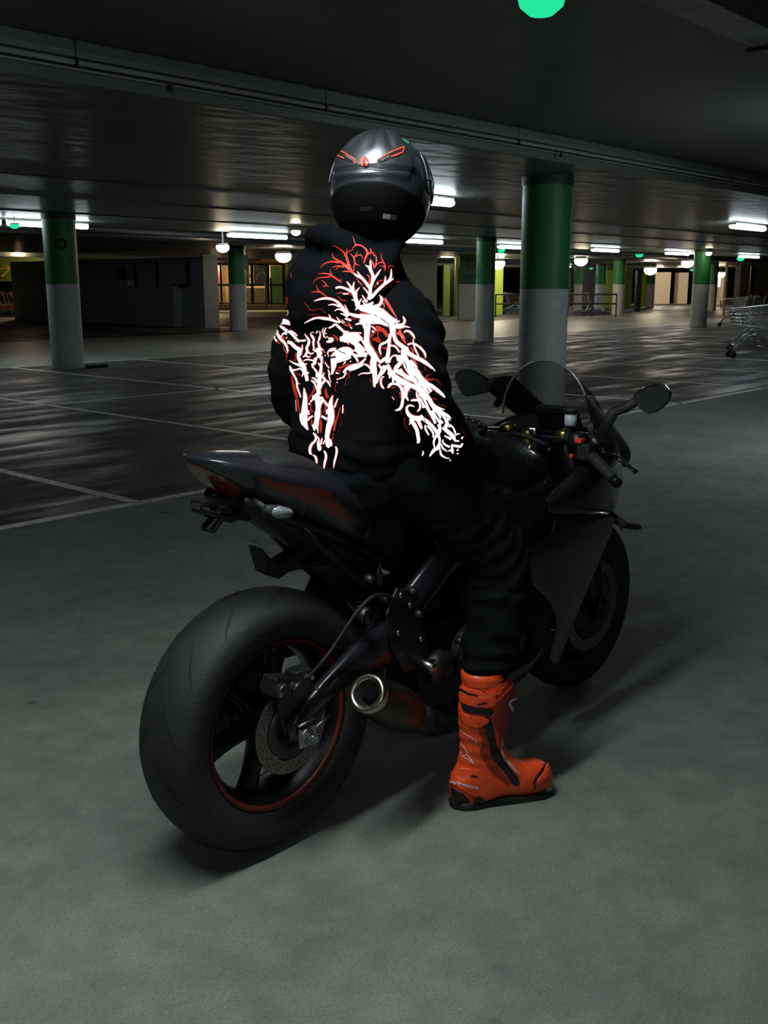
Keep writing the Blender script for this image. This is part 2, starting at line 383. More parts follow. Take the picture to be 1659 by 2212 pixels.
def globe(px_, py_, z, label, r=.125):
    p = G(px_, py_, z); o = empty('round_lamp', tuple(p))
    bm = bmesh.new(); lathe(bm, [(.001, -r*.8), (r*.5, -r*.7), (r*.86, -r*.42), (r, 0), (r*.9, r*.3)], 20, 'z'); new_obj('glass_globe', bm, M_warm, o, True)
    top = 2.5 if (5.35 < p.y < 17.9 or 22.6 < p.y < 35. or p.y > 40.5) else (2.349 if 18.8 < p.y < 19.8 else 2.74)
    bm = bmesh.new(); lathe(bm, [(.001, r*.25), (r*.95, r*.25), (r*.8, r*.6), (.001, r*.6)], 20, 'z'); tube(bm, [(0, 0, r*.6), (0, 0, top-z)], .02, 8); new_obj('lamp_base', bm, M_lampw, o, True)
    tag(o, label, 'ceiling lamp'); return o
globe(481, 534, 2.2, 'warm round lamp left of the column with the paper notice', .15)
globe(612, 553, 2.25, 'warm round lamp above the shop doors beside the hood', .26)
globe(639, 501, 2.36, 'small warm round lamp just above the hood', .09)
globe(1075, 569, 2.2, 'warm round lamp over the bright yellow green wall', .30)
globe(1255, 563, 2.2, 'warm round lamp above the trolley rail', .24)
globe(1485, 568, 2.2, 'warm round lamp on the left of the right hand column', .24)
globe(1405, 583, 2.1, 'far warm round lamp in front of the pale lit wall', .33)
globe(1531, 547, 2.35, 'small white round lamp right of the right hand column', .1)
globe(1556, 592, 2.0, 'farthest warm round lamp at the lit doorway', .3)
def indicator(px_, py_, z, label, r=.085, group=None):
    p = G(px_, py_, z); o = empty('bay_indicator', tuple(p))
    bm = bmesh.new(); lathe(bm, [(.001, -r*.75), (r*.5, -r*.68), (r*.9, -r*.35), (r, 0), (r*.8, .01), (.001, .012)], 20, 'z'); new_obj('glowing_dome', bm, M_led, o, True)
    top = 2.5 if (5.45 < p.y < 17.9 or 22.6 < p.y < 35.) else (2.575 if p.y < 2.6 else 2.74)
    bm = bmesh.new(); lathe(bm, [(.001, .012), (r*1.05, .012), (r*1.05, .03), (.001, .03)], 20, 'z'); tube(bm, [(0, 0, .03), (0, 0, top-z)], .008, 6); new_obj('mount', bm, M_lampw, o, True)
    tag(o, label, 'parking indicator'); return o
indicator(1170, -6, 2.36, 'big green glowing indicator dome at the top edge of the photo', .085)
indicator(31, 486, 2.36, 'green glowing indicator dome at the left edge')
indicator(1083, 540, 2.36, 'green glowing indicator dome between the middle column and nearest column', .11)
indicator(1381, 550, 2.36, 'green glowing indicator dome above the end of the trolley rail', .13)
indicator(1600, 558, 2.36, 'green glowing indicator dome at the right edge', .15)
indicator(1277, 579, 2.36, 'tiny green indicator beside the distant strip lamp', .12)
indicator(1495, 582, 2.3, 'tiny green indicator right of the right hand column', .14)

# ================================================================= FAR WALLS AND SHOP
M_lwall = mat('pale_render_wall', (.30, .31, .27), .8, var=.08, bump=.1)
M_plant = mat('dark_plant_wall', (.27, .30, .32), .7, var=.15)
M_plant2 = mat('grey_cabinet_paint', (.30, .33, .335), .6, var=.1)
pw = empty('plant_room', (21.2, 26.6, 0))
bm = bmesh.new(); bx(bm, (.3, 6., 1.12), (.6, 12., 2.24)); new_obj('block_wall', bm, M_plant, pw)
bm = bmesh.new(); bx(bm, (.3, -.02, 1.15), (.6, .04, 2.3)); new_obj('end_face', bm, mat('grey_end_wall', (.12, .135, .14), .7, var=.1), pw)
bm = bmesh.new(); bx(bm, (-.16, 5.4, .78), (.3, 3.4, 1.5)); cb = new_obj('cabinet', bm, M_plant2, pw); mod_bevel(cb, .01)
bm = bmesh.new(); bx(bm, (-.2, 2.4, .66), (.34, 2.6, 1.3)); cb = new_obj('cabinet', bm, M_plant, pw); mod_bevel(cb, .01)
bm = bmesh.new(); tube(bm, [(-.1, .6, 2.1), (-.1, .6, 1.35), (-.1, 1.4, 1.28)], .07, 8); new_obj('drain_pipe', bm, M_black, pw, True)
bm = bmesh.new(); bx(bm, (-.03, 2.35, 1.1), (.06, .06, 2.2)); bx(bm, (-.03, 3.6, 1.45), (.06, .06, 1.2)); bx(bm, (-.03, 4.4, 1.7), (.1, .5, .5)); new_obj('conduit', bm, M_black, pw)
tag(pw, 'dark plant room block with grey cabinets behind the left column', 'plant room')
mw = empty('concrete_wall', (26.2, 25.55, 0)); bm = bmesh.new(); bx(bm, (2.85, 1.2, 1.24), (5.7, 2.4, 2.48)); new_obj('wall_block', bm, M_lwall, mw)
bm = bmesh.new(); bx(bm, (2.85, -.02, .06), (5.7, .04, .12)); new_obj('skirting', bm, M_dconc, mw)
tag(mw, 'pale concrete wall block right behind the shoulder of the rider', 'wall')
def panel(name, px0, px1, py0, py1, D, m, parent=None, th=.1, ground=False):
    """upright slab facing the camera side, spanning the given sight lines at distance D"""
    a = AT(px0, py1, D); b = AT(px1, py1, D); top = AT(px0, py0, D)
    if ground: a.z = .0
    hgt = top.z-a.z
    w = Vector((b.x-a.x, b.y-a.y, 0)); n = Vector((w.y, -w.x, 0)).normalized()*-1
    bm = bmesh.new(); base = [Vector((a.x, a.y, a.z)), Vector((b.x, b.y, a.z)), Vector((b.x, b.y, a.z+hgt)), Vector((a.x, a.y, a.z+hgt))]
    if n.dot(a) < 0: n = -n
    prism(bm, base, n*th); o = new_obj(name, bm, m, None)
    if parent:
        o.parent = parent; o.matrix_parent_inverse = Matrix.Translation(-parent.location)
    return o
# shop front far behind on the left
D0 = 52.
sh = empty('shop_front', tuple(G(540, 672)))
M_frame = mat('dark_door_frame', (.012, .011, .010), .4)
M_fascia = mat('orange_fascia', (.62, .30, .12), .5, var=.1)
panel('fascia', 450, 640, 563, 569, D0, M_fascia, sh, .3)
panel('upper_wall', 450, 640, 545, 563, D0+.3, mat('cream_wall', (.42, .36, .20), .7, var=.1), sh, .2)
panel('back_wall', 448, 632, 569, 657, D0+4., mat('warm_shop_interior', (.50, .30, .15), .8, var=.35, vscale=1.1), sh, .1)
panel('side_wall', 607, 640, 569, 657, D0+1.2, M_yg, sh, .1)
panel('green_display', 586, 612, 574, 656, D0+1.5, mat('leaf_green_display', (.10, .30, .05), .6, var=.2), sh, .1)
panel('dark_poster', 549, 578, 572, 613, D0+.6, mat('blue_grey_poster', (.16, .20, .22), .5, var=.6, vscale=2), sh, .05)
panel('dark_poster', 525, 539, 574, 616, D0+.6, mat('brown_poster', (.28, .2, .15), .5, var=.5, vscale=2), sh, .05)
panel('counter', 525, 580, 622, 656, D0+2., mat('olive_counter', (.20, .15, .07), .6, var=.3), sh, .3)
panel('counter', 455, 490, 620, 656, D0+2., mat('tan_counter', (.50, .36, .16), .6, var=.15), sh, .3)
panel('red_shelf', 456, 478, 572, 612, D0+2., mat('red_brown_shelf', (.22, .07, .04), .6, var=.4, vscale=3), sh, .3)
panel('kerb', 448, 640, 657, 667, D0-.4, mat('warm_kerb', (.62, .48, .26), .6, var=.1), sh, .5)
for (a, b, c, d) in ((452, 455, 569, 657), (477, 481, 569, 657), (543, 549, 569, 657), (577, 583, 569, 657), (584, 588, 600, 657), (611, 617, 569, 657), (450, 617, 569, 573), (450, 617, 613, 618), (450, 617, 654, 657)):
    panel('door_frame', a, b, c, d, D0-.05, M_frame, sh, .08)
gl = panel('door_glass', 455, 611, 573, 654, D0, mat('shop_glass', (.8, .85, .85), .05, alpha=.08), sh, .01)
# arch shaped display ring
bm = bmesh.new(); pc = AT(567, 601, D0+.55); u = _rt; R_ = .23
for (cc, rr, mm) in ((pc, .30, 0), (AT(531, 604, D0+.55), .30, 0)):
    pts = [cc+u*math.cos(a)*rr+Vector((0, 0, 1))*math.sin(a)*rr for a in [PI*(-.1+1.2*i/14) for i in range(15)]]; tube(bm, pts, .05, 6)
ar = new_obj('arch_display', bm, mat('cream_display_ring', (.6, .58, .40), .5), sh, True); ar.matrix_parent_inverse = Matrix.Translation(-sh.location)
bm = bmesh.new(); p0 = AT(575.5, 664, D0-1.2); tube(bm, [p0, p0+Vector((0, 0, 1.2))], .06, 8)
bo = new_obj('bollard', bm, mat('tan_bollard', (.45, .36, .2), .5), None, True); tag(bo, 'thin tan bollard in front of the shop doors', 'bollard')
tag(sh, 'warmly lit shop front with dark framed glass doors left of the rider', 'shop front')
# light inside the shop (its own lamps)
for k, (px_, py_, e) in enumerate(((470, 600, 60), (540, 600, 60), (600, 600, 60))):
    l = bpy.data.lights.new('shop_light', 'POINT'); l.energy = e*2.2; l.color = (1, .74, .42); l.shadow_soft_size = .3
    lo = bpy.data.objects.new('shop_light', l); COL.objects.link(lo); lo.location = AT(px_, 576, D0+1.4+.2*k)
# sign and trolley park at the left edge
D1 = 44.
sg = empty('trolley_park_sign', tuple(G(50, 680)))
panel('orange_soffit_band', -30, 100, 541, 553, D1, mat('warm_soffit_band', (.42, .22, .13), .7, var=.1), sg, .3)
panel('green_board', -30, 100, 556, 608, D1, mat('moss_green_board', (.10, .16, .02), .6, var=.15), sg, .08)
panel('tan_board', 40, 98, 559, 577, D1-.1, mat('tan_board', (.25, .17, .09), .6, var=.1), sg, .05)
bm = bmesh.new()
for (a, b) in (((-20, 580), (19, 580)), ((2, 560), (21, 580)), ((21, 580), (3, 598))):
    tube(bm, [AT(a[0], a[1], D1-.12), AT(b[0], b[1], D1-.12)], .045, 6)
aw = new_obj('arrow', bm, mat('ochre_arrow', (.42, .32, .05), .6), sg); aw.matrix_parent_inverse = Matrix.Translation(-sg.location)
panel('dark_recess', -30, 104, 608, 660, D1+2., mat('dark_recess', (.04, .045, .045), .8, var=.2), sg, .1)
panel('red_kerb', -30, 104, 659, 670, D1-1., mat('red_brown_kerb', (.30, .10, .05), .6, var=.2), sg, .6)
tag(sg, 'mossy green sign board with an arrow above the trolleys at the left edge', 'sign')
l = bpy.data.lights.new('sign_light', 'POINT'); l.energy = 300; l.color = (1, .7, .42); l.shadow_soft_size = .2
lo = bpy.data.objects.new('sign_light', l); COL.objects.link(lo); lo.location = AT(40, 548, D1-1.5)
# right side far walls
def wallblock(label, px0, px1, py0, py1, D, m, th=1.0, cat='wall', name='far_wall'):
    o = panel(name, px0, px1, py0, py1, D, m, None, th, True); return tag(o, label, cat)
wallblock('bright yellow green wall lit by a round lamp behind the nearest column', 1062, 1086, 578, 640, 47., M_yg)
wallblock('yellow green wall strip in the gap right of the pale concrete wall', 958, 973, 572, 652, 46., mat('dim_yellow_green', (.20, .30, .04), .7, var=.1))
wallblock('dark door in the gap right of the pale concrete wall', 972, 982, 570, 655, 45.5, M_frame, .1, 'door', 'dark_door')
wallblock('olive wall strip beside the square pier', 984, 992, 556, 610, 44., mat('olive_wall', (.16, .20, .04), .7, var=.1))
wallblock('pale wall left of the far round lamp behind the trolleys', 1200, 1240, 585, 650, 66., M_lwall)
wallblock('grey wall behind the trolley rail and its lamp', 1238, 1300, 580, 652, 64., mat('grey_brown_wall', (.19, .18, .15), .8, var=.15))
wallblock('tan wall between the trolley rail and the yellow green strip', 1288, 1316, 585, 652, 62., M_lwall)
wallblock('thin yellow green wall strip left of the end column', 1311, 1322, 583, 640, 60., M_yg)
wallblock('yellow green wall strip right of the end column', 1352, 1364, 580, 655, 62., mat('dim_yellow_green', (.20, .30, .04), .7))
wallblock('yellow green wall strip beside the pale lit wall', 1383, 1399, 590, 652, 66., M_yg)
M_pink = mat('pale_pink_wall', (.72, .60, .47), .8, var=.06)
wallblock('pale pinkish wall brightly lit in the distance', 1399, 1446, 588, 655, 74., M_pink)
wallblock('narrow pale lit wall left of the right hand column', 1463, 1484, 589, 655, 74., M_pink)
wallblock('dark upright machine in front of the distant green column', 1374, 1384, 585, 655, 52., M_black, .5, 'machine', 'dark_machine')
wallblock('dark wall at the right edge behind the trolleys', 1595, 1659, 562, 665, 60., mat('dim_brown_wall', (.085, .08, .065), .8, var=.2))
wallblock('dark glass door behind the right column cut by the edge', 1618, 1628, 575, 640, 58., M_frame, .1, 'door', 'dark_door')
M_bright = emit('lit_doorway_glow', (1., .93, .82), 1.15)
dw = wallblock('bright white lit doorway with dark shapes at the right', 1521, 1561, 590, 652, 70., M_pink, .3, 'doorway', 'lit_doorway')
panel('glowing_pane', 1522, 1534, 593, 646, 69.5, M_bright, None, .05).parent = dw
panel('dark_shape', 1531, 1549, 612, 631, 69., M_frame, None, .05).parent = dw
panel('dark_shape', 1541, 1548, 602, 614, 69., M_frame, None, .05).parent = dw
panel('glowing_pane', 1550, 1556, 594, 620, 69.5, M_bright, None, .05).parent = dw
yp = panel('height_post', 1563, 1567, 560, 662, 46., mat('ochre_post', (.5, .33, .06), .5), None, .1, True); tag(yp, 'thin ochre post left of the far right column', 'post')
for k, (px_, py_, D, e) in enumerate(((1425, 575, 69., 900), (1472, 575, 69., 420), (1074, 566, 45., 230), (1540, 578, 66., 300), (966, 560, 44, 60), (1255, 560, 44, 120))):
    l = bpy.data.lights.new('far_lamp_light', 'POINT'); l.energy = e; l.color = (1, .86, .62); l.shadow_soft_size = .3
    lo = bpy.data.objects.new('far_lamp_light', l); COL.objects.link(lo); lo.location = AT(px_, py_, D)

# ================================================================= TROLLEYS
M_chrome = mat('dull_chrome_wire', (.42, .44, .46), .3, .9, var=.1)
M_red = mat('red_plastic', (.42, .035, .03), .4)
M_rub = mat('dark_rubber', (.012, .012, .013), .6)
def make_trolley(detail=True):
    o = empty('shopping_trolley')
    L_, w0, w1 = .86, .27, .21
    bm = bmesh.new(); zb, zt = .48, .98
    # basket rims and wires
    T = [(-.35, -w0, zt), (.5, -w1, zt-.10), (.5, w1, zt-.10), (-.35, w0, zt), (-.35, -w0, zt)]
    Bq = [(-.22, -w0*.85, zb), (.44, -w1*.85, zb+.09), (.44, w1*.85, zb+.09), (-.22, w0*.85, zb), (-.22, -w0*.85, zb)]
    tube(bm, T, .008, 6); tube(bm, Bq, .006, 6)
    nn = 14 if detail else 7
    for k in range(nn):
        t = k/(nn-1.)
        for s in (-1, 1):
            a = Vector((-.35+.85*t, s*(w0+(w1-w0)*t), zt-.1*t)); b = Vector((-.22+.66*t, s*.85*(w0+(w1-w0)*t), zb+.09*t)); tube(bm, [a, b], .0035, 4)
    for k in range(8 if detail else 4):
        s = -1+2*k/(7. if detail else 3.)
        tube(bm, [(.5, s*w1, zt-.1), (.44, s*w1*.85, zb+.09)], .0035, 4); tube(bm, [(-.22, s*w0*.85, zb), (.44, s*w1*.85, zb+.09)], .0035, 4)
    for k in range(1, 5):
        t = k/5.; 
        for s in (-1, 1): tube(bm, [(-.35+.13*(1-t), s*(w0*.85+w0*.15*t), zb+(zt-zb)*t), (.44+.06*t, s*(w1*.85+w1*.15*t), zb+.09+(zt-zb-.19)*t)], .003, 4)
    new_obj('wire_basket', bm, M_chrome, o)
    bm = bmesh.new()
    for s in (-1, 1):
        tube(bm, spline([(-.46, s*w0, 1.02), (-.36, s*w0, .92), (-.27, s*w0*.95, .5), (-.36, s*.27, .22), (-.42, s*.27, .14)], 4), .012, 8)
        tube(bm, spline([(-.36, s*.27, .20), (-.1, s*.245, .34), (.10, s*.22, .46), (.34, s*.18, .26), (.46, s*.17, .12)], 4), .015, 8)
    tube(bm, [(-.1, -.24, .215), (-.1, .24, .215)], .01, 6); tube(bm, [(.4, -.18, .24), (.4, .18, .24)], .01, 6)
    new_obj('chassis', bm, M_chrome, o, True)
    bm = bmesh.new(); tube(bm, [(-.46, -w0-.01, 1.02), (-.46, w0+.01, 1.02)], .018, 10); bx(bm, (-.42, 0, .99), (.06, .22, .07)); new_obj('handle', bm, M_red, o)
    for (x, y) in ((-.42, -.27), (-.42, .27), (.46, -.17), (.46, .17)):
        bm = bmesh.new(); lathe(bm, [(.001, -.014), (.05, -.014), (.06, -.009), (.06, .009), (.05, .014), (.001, .014)], 16, 'y'); bx(bm, (0, 0, .055), (.03, .04, .06))
        w = new_obj('wheel', bm, M_rub, o); w.location = (x, y, .061)
    return o
t0 = make_trolley()
t0.location = (20.35, 8.5, 0); t0.rotation_euler = (0, 0, math.radians(-28)); tag(t0, 'nearest shopping trolley with red handle, partly cut by the right edge', 'shopping trolley')
# turn it so its front castors show on the left
t0.rotation_euler = (0, 0, math.radians(128)); t0.location = (19.55, 7.8, 0)
t1 = copy_tree(t0); t1.location = (21.4, 8.6, 0); t1.rotation_euler = (0, 0, math.radians(118)); tag(t1, 'second shopping trolley standing behind the nearest one', 'shopping trolley')
t2 = copy_tree(t0); t2.location = (33.6, 14.2, 0); t2.rotation_euler = (0, 0, math.radians(110)); tag(t2, 'shopping trolley right of the right hand column', 'shopping trolley')
t3 = copy_tree(t0); t3.location = (35.9, 14.6, 0); t3.rotation_euler = (0, 0, math.radians(70)); tag(t3, 'farther shopping trolley before the column at the right edge', 'shopping trolley')
proto = make_trolley(False)
spots = []
base = G(1075, 679); end = G(1310, 681)
rot = math.atan2(end.y-base.y, end.x-base.x)
for k in range(6):
    p = base+(end-base)*(k/5.3)+Vector((.5, .6, 0)); spots.append(p)
for k, p in enumerate(spots):
    o = proto if k == 0 else copy_tree(proto)
    o.location = (p.x, p.y, 0); o.rotation_euler = (0, 0, rot+(.06*math.sin(k*3.)))
    tag(o, 'shopping trolley nested in the distant row behind the trolley bay rail', 'shopping trolley', 'trolleys nested in the distant bay')
pl = AT(10, 648, D1+.4); pr_ = AT(95, 648, D1+.4)
for k in range(5):
    p = pl+(pr_-pl)*(k/4.5); o = copy_tree(proto); o.location = (p.x, p.y, .02); o.rotation_euler = (0, 0, -.85)
    tag(o, 'shopping trolley in the dark row under the green sign board', 'shopping trolley', 'trolleys under the green sign board')
# rail of the trolley bay
rl = empty('trolley_bay_rail', tuple(G(1215, 684)))
bm = bmesh.new(); a = G(1070, 684); b = G(1330, 684)
for z in (.95, .55): tube(bm, [a+Vector((0, 0, z)), b+Vector((0, 0, z))], .035, 8)
for k in range(6):
    p = a+(b-a)*k/5.; tube(bm, [p, p+Vector((0, 0, .96))], .03, 8)
bmesh.ops.translate(bm, vec=-rl.location, verts=bm.verts); new_obj('rail_frame', bm, M_black, rl)
p = G(1196, 668); bm = bmesh.new(); bx(bm, Vector((p.x, p.y, .8))-rl.location, (1.2, .1, .5)); new_obj('dark_board', bm, M_black, rl)
tag(rl, 'black tube rail around the distant trolley bay', 'rail')
# wheel stop by the left column
ws = box_obj('wheel_stop', (9.55, 15.10, 0), (9.95, 15.2, .06), M_rub, bev=.02); tag(ws, 'low black wheel stop at the foot of the left column', 'wheel stop')

# ================================================================= THE MOTORCYCLE (local frame: x forward, y left, z up)
R0 = Vector((1.60, 1.80, 0)); TH = math.radians(-1.5)
DX = Vector((math.cos(TH), math.sin(TH), 0)); DY = Vector((-math.sin(TH), math.cos(TH), 0))
def bl(P): q = P-R0; return Vector((q.dot(DX), q.dot(DY), P.z))
def B(x, y, s):
    """point on the plane s metres to the right of the bike's middle"""
    d = ray(x, y); p0 = R0-DY*s; t = (p0-CP).dot(DY)/d.dot(DY); return bl(CP+d*t)
def BX(x, y, X):
    d = ray(x, y); p0 = R0+DX*X; t = (p0-CP).dot(DX)/d.dot(DX); return bl(CP+d*t)
bike = empty('motorcycle', tuple(R0), TH)
tag(bike, 'black sports motorcycle with red rim stripes carrying the hooded rider', 'motorcycle')
M_body = mat('satin_black_fairing', (.008, .009, .012), .30, .0, coat=.5, var=.1)
M_bodyg = mat('gunmetal_fairing', (.030, .031, .039), .28, .4, coat=.5)
M_plast = mat('textured_black_plastic', (.008, .008, .009), .6, bump=.2, bscale=200)
M_seat = mat('black_seat_vinyl', (.017, .018, .020), .55, bump=.25, bscale=180)
M_tyre = mat('tyre_rubber', (.016, .017, .0175), .68, var=.25, vscale=30, bump=.2, bscale=120)
M_blk = mat('black_metal', (.014, .014, .015), .35, .6)
M_ali = mat('brushed_aluminium', (.42, .42, .43), .3, 1.0, var=.1)
M_dali = mat('dark_cast_aluminium', (.06, .06, .065), .45, .8, var=.2)
M_disc = mat('brake_disc_steel', (.20, .185, .165), .38, .9, var=.12)
M_redp = mat('dark_red_paint', (.17, .012, .010), .35, coat=.3)
M_redst = mat('red_rim_stripe_paint', (.11, .012, .010), .45)
M_gold = mat('gold_anodised', (.75, .52, .10), .3, 1.0)
M_lens = mat('smoked_clear_lens', (.30, .32, .34), .12, .2, var=.5, vscale=120)
def P(name, bm, m, parent=None, smooth=True, bev=0, sub=0, sol=0):
    o = new_obj(name, bm, m, parent or bike, smooth)
    if bev: mod_bevel(o, bev)
    if sol: mod_solid(o, sol)
    if sub: mod_sub(o, sub)
    return o
AX = Vector((-.03, 0, .327)); AF = Vector((1.385, 0, .302))
def tyre_prof(R, w, rb):
    h = w/2; pts = []
    for a in np.linspace(-90, 90, 21):
        an = math.radians(a); pts.append((rb+.045+(R-rb-.045)*math.cos(an)**.75 if abs(a) < 89 else rb+.045, h*math.sin(an)))
    out = [(rb-.004, -h*.72), (rb+.012, -h*.88)]+pts+[(rb+.012, h*.88), (rb-.004, h*.72)]
    return out
def wheel(c, R, w, rb, spokes, nm):
    bm = bmesh.new(); lathe(bm, tyre_prof(R, w, rb), 96, 'y', c); ty = P(nm+'_tyre', bm, M_tyre)
    # tread grooves cut as dark strips lying in the tread
    bm = bmesh.new()
    for k in range(14):
        for s in (-1, 1):
            a0 = 2*PI*k/14+(0.2 if s > 0 else 0); ptsA = []
            for t in np.linspace(0, 1, 9):
                yy = s*w/2*(.12+.68*t); an = math.asin(min(.999, abs(yy)/(w/2))); rr = rb+.045+(R-rb-.045)*math.cos(an)**.75+.0008
                a = a0+.34*t; wd_ = .010*(1-abs(2*t-1)**3)+.0012
                ptsA.append((rr, yy, a, wd_/rr))
            L_, R_ = [], []
            for (rr, yy, a, da) in ptsA:
                L_.append(bm.verts.new(c+Vector((math.cos(a-da/2)*rr, yy, math.sin(a-da/2)*rr)))); R_.append(bm.verts.new(c+Vector((math.cos(a+da/2)*rr, yy, math.sin(a+da/2)*rr))))
            for i in range(8): bm.faces.new((L_[i], R_[i], R_[i+1], L_[i+1]))
    P('tread_groove', bm, mat('groove_black', (.006, .006, .006), .8), ty)
    h = w*.36
    bm = bmesh.new(); lathe(bm, [(rb-.004, -h-.004), (rb+.004, -h), (rb-.004, -h+.008), (rb-.022, -h*.55), (rb-.028, 0), (rb-.022, h*.55), (rb-.004, h-.008), (rb+.004, h), (rb-.004, h+.004), (rb-.016, h-.006), (rb-.034, h*.5), (rb-.038, 0), (rb-.034, -h*.5), (rb-.016, -h+.006)], 80, 'y', c, closed=True)
    for k in range(spokes):
        a = 2*PI*k/spokes+.22
        for sgn in ((-1, 1) if nm == 'front' else (0,)):
            a2 = a+sgn*.16; secs = []
            for t in np.linspace(0, 1, 7):
                rr = .035+(rb-.062)*t; wy = .034-.012*t; wa = (.030-.012*math.sin(t*PI)+.006*t)*(.6 if nm == 'front' else 1)
                ce = c+Vector((math.cos(a+(a2-a)*t)*rr, 0, math.sin(a+(a2-a)*t)*rr)); tn = Vector((-math.sin(a), 0, math.cos(a)))
                secs.append([ce+tn*wa*math.cos(q)+Vector((0, wy*math.sin(q), 0)) for q in [2*PI*j/12 for j in range(12)]])
            loft(bm, secs)
    lathe(bm, [(.02, -.07), (.05, -.068), (.056, -.04), (.046, 0), (.056, .04), (.05, .068), (.02, .07)], 32, 'y', c)
    rim = P(nm+'_rim', bm, M_blk)
    for s in (-1, 1):
        bm = bmesh.new(); lathe(bm, [(rb-.0035, s*(h+.0045)), (rb-.0145, s*(h-.0048)), (rb-.016, s*(h-.003)), (rb-.0035, s*(h+.006))], 80, 'y', c, closed=True)
        P('rim_stripe', bm, M_redst, rim)
    return rim
wheel(AX, .328, .192, .220, 6, 'rear'); wheel(AF, .302, .122, .220, 3, 'front')
def disc(c, y, ro, ri, nm='brake_disc', n=60):
    bm = bmesh.new(); cc = Vector((c.x, y, c.z)); rr = [ro, (ro*.72+ri*.28), (ro*.3+ri*.7), ri]
    # ring with rows of drilled holes: build as grid of cells leaving holes out
    NR, NA = 9, 120
    ring = [[bm.verts.new(cc+Vector((math.cos(2*PI*j/NA)*(ri+(ro-ri)*i/NR), 0, math.sin(2*PI*j/NA)*(ri+(ro-ri)*i/NR)))) for j in range(NA)] for i in range(NR+1)]
    for i in range(NR):
        for j in range(NA):
            if i in (2, 4, 6) and (j+{2: 0, 4: 2, 6: 4}[i]) % 6 == 0: continue
            bm.faces.new((ring[i][j], ring[i][(j+1) % NA], ring[i+1][(j+1) % NA], ring[i+1][j]))
    o = P(nm, bm, M_disc, smooth=False, sol=.004)
    bm = bmesh.new(); lathe(bm, [(.035, y-.004), (ri-.004, y-.004), (ri-.004, y+.004), (.035, y+.004)], 40, 'y', Vector((c.x, 0, c.z)), closed=True)
    P('disc_carrier', bm, M_dali, o); return o
disc(AX, -.108, .112, .078)
disc(AF, -.072, .160, .122); disc(AF, .072, .160, .122)
# sprocket and chain on the left
bm = bmesh.new(); c = AX+Vector((0, .112, 0)); pts = []
for k in range(43*2): a = PI*k/43; r_ = .104 if k % 2 else .094; pts.append(c+Vector((math.cos(a)*r_, 0, math.sin(a)*r_)))
prism(bm, pts, (0, .006, 0)); P('sprocket', bm, M_dali, smooth=False)
bm = bmesh.new()
for k in range(44):
    t = k/43.; bx(bm, AX+Vector((.0+.50*t, .115, .098-.035*t+.0)), (.010, .014, .015)); bx(bm, AX+Vector((.0+.50*t, .115, -.098+.115*t)), (.010, .014, .015))
P('chain', bm, M_dali, smooth=False)
# swingarm
def swing(s, nm='swingarm'):
    bm = bmesh.new(); secs = []
    for t, h, w in ((0, .022, .016), (.06, .030, .018), (.25, .032, .02), (.5, .045, .022), (.75, .062, .026), (1, .07, .03)):
        x = -.065+.46*t; z = .338+.115*t+.05*math.sin(PI*t); y = s*(.135-.02*t)
        secs.append([(x, y+w*math.cos(a)*(1.0), z+h*math.copysign(abs(math.sin(a))**.6, math.sin(a))) for a in [2*PI*(j+.5)/12 for j in range(12)]])
    loft(bm, secs); return P(nm, bm, M_bodyg)
sw = swing(-1); swing(1)
bm = bmesh.new(); bx(bm, (.30, 0, .47), (.12, .22, .10)); bx(bm, (.36, 0, .44), (.06, .26, .13)); P('swingarm_bridge', bm, M_blk, smooth=False, bev=.02)
# axle nut, adjuster block, washer
bm = bmesh.new(); bx(bm, AX+Vector((0, -.163, .0)), (.05, .012, .052)); ab = P('chain_adjuster', bm, M_ali, smooth=False, bev=.003)
bm = bmesh.new(); lathe(bm, [(.001, -.195), (.011, -.195), (.013, -.19), (.013, -.185)], 6, 'y', AX); lathe(bm, [(.0, -.184), (.019, -.184), (.019, -.172), (0, -.172)], 6, 'y', AX); lathe(bm, [(.0, -.172), (.023, -.172), (.023, -.168), (0, -.168)], 28, 'y', AX)
P('axle_nut', bm, M_ali, smooth=False, bev=.001)
bm = bmesh.new(); tube(bm, [AX+Vector((.03, -.16, .01)), AX+Vector((.085, -.158, .022))], .004, 8); P('adjuster_bolt', bm, M_ali)
bm = bmesh.new(); tube(bm, [AX+Vector((-.03, -.168, .034)), AX+Vector((.03, -.168, .040))], .0035, 6); P('adjuster_bolt', bm, M_ali)
# rear caliper over the disc
cc = B(612, 1478, .12)
bm = bmesh.new()
bx(bm, cc, (.10, .05, .045), Matrix.Rotation(.25, 3, 'Y')); bx(bm, cc+Vector((.03, -.02, .012)), (.05, .045, .05)); tube(bm, [cc+Vector((-.03, -.045, 0)), cc+Vector((-.03, .03, 0))], .021, 16); tube(bm, [cc+Vector((.012, -.05, -.006)), cc+Vector((.012, .03, -.006))], .021, 16)
ca = P('rear_brake_caliper', bm, M_dali, smooth=False, bev=.005)
for k, (dx, dz) in enumerate(((.045, .018), (.022, .030), (-.055, .004), (.058, -.012))):
    bm = bmesh.new(); lathe(bm, [(.0, -.055), (.006, -.055), (.006, -.048), (.0, -.048)], 6, 'y', cc+Vector((dx, 0, dz))); P('caliper_bolt', bm, M_ali, ca, False)
bm = bmesh.new(); tube(bm, spline([cc+Vector((.03, -.05, .02)), cc+Vector((.07, -.04, .03)), cc+Vector((.12, -.03, .05)), cc+Vector((.26, -.05, .17)), (.40, -.13, .52)], 8), .005, 8); P('brake_hose', bm, M_plast)
bm = bmesh.new(); prism(bm, [AX+Vector(v) for v in ((-.03, -.118, -.02), (.05, -.118, -.03), (.10, -.118, .04), (.05, -.118, .12), (-.06, -.118, .12), (-.05, -.118, .05))], (0, -.012, 0)); P('caliper_bracket', bm, M_dali, smooth=False, bev=.003)
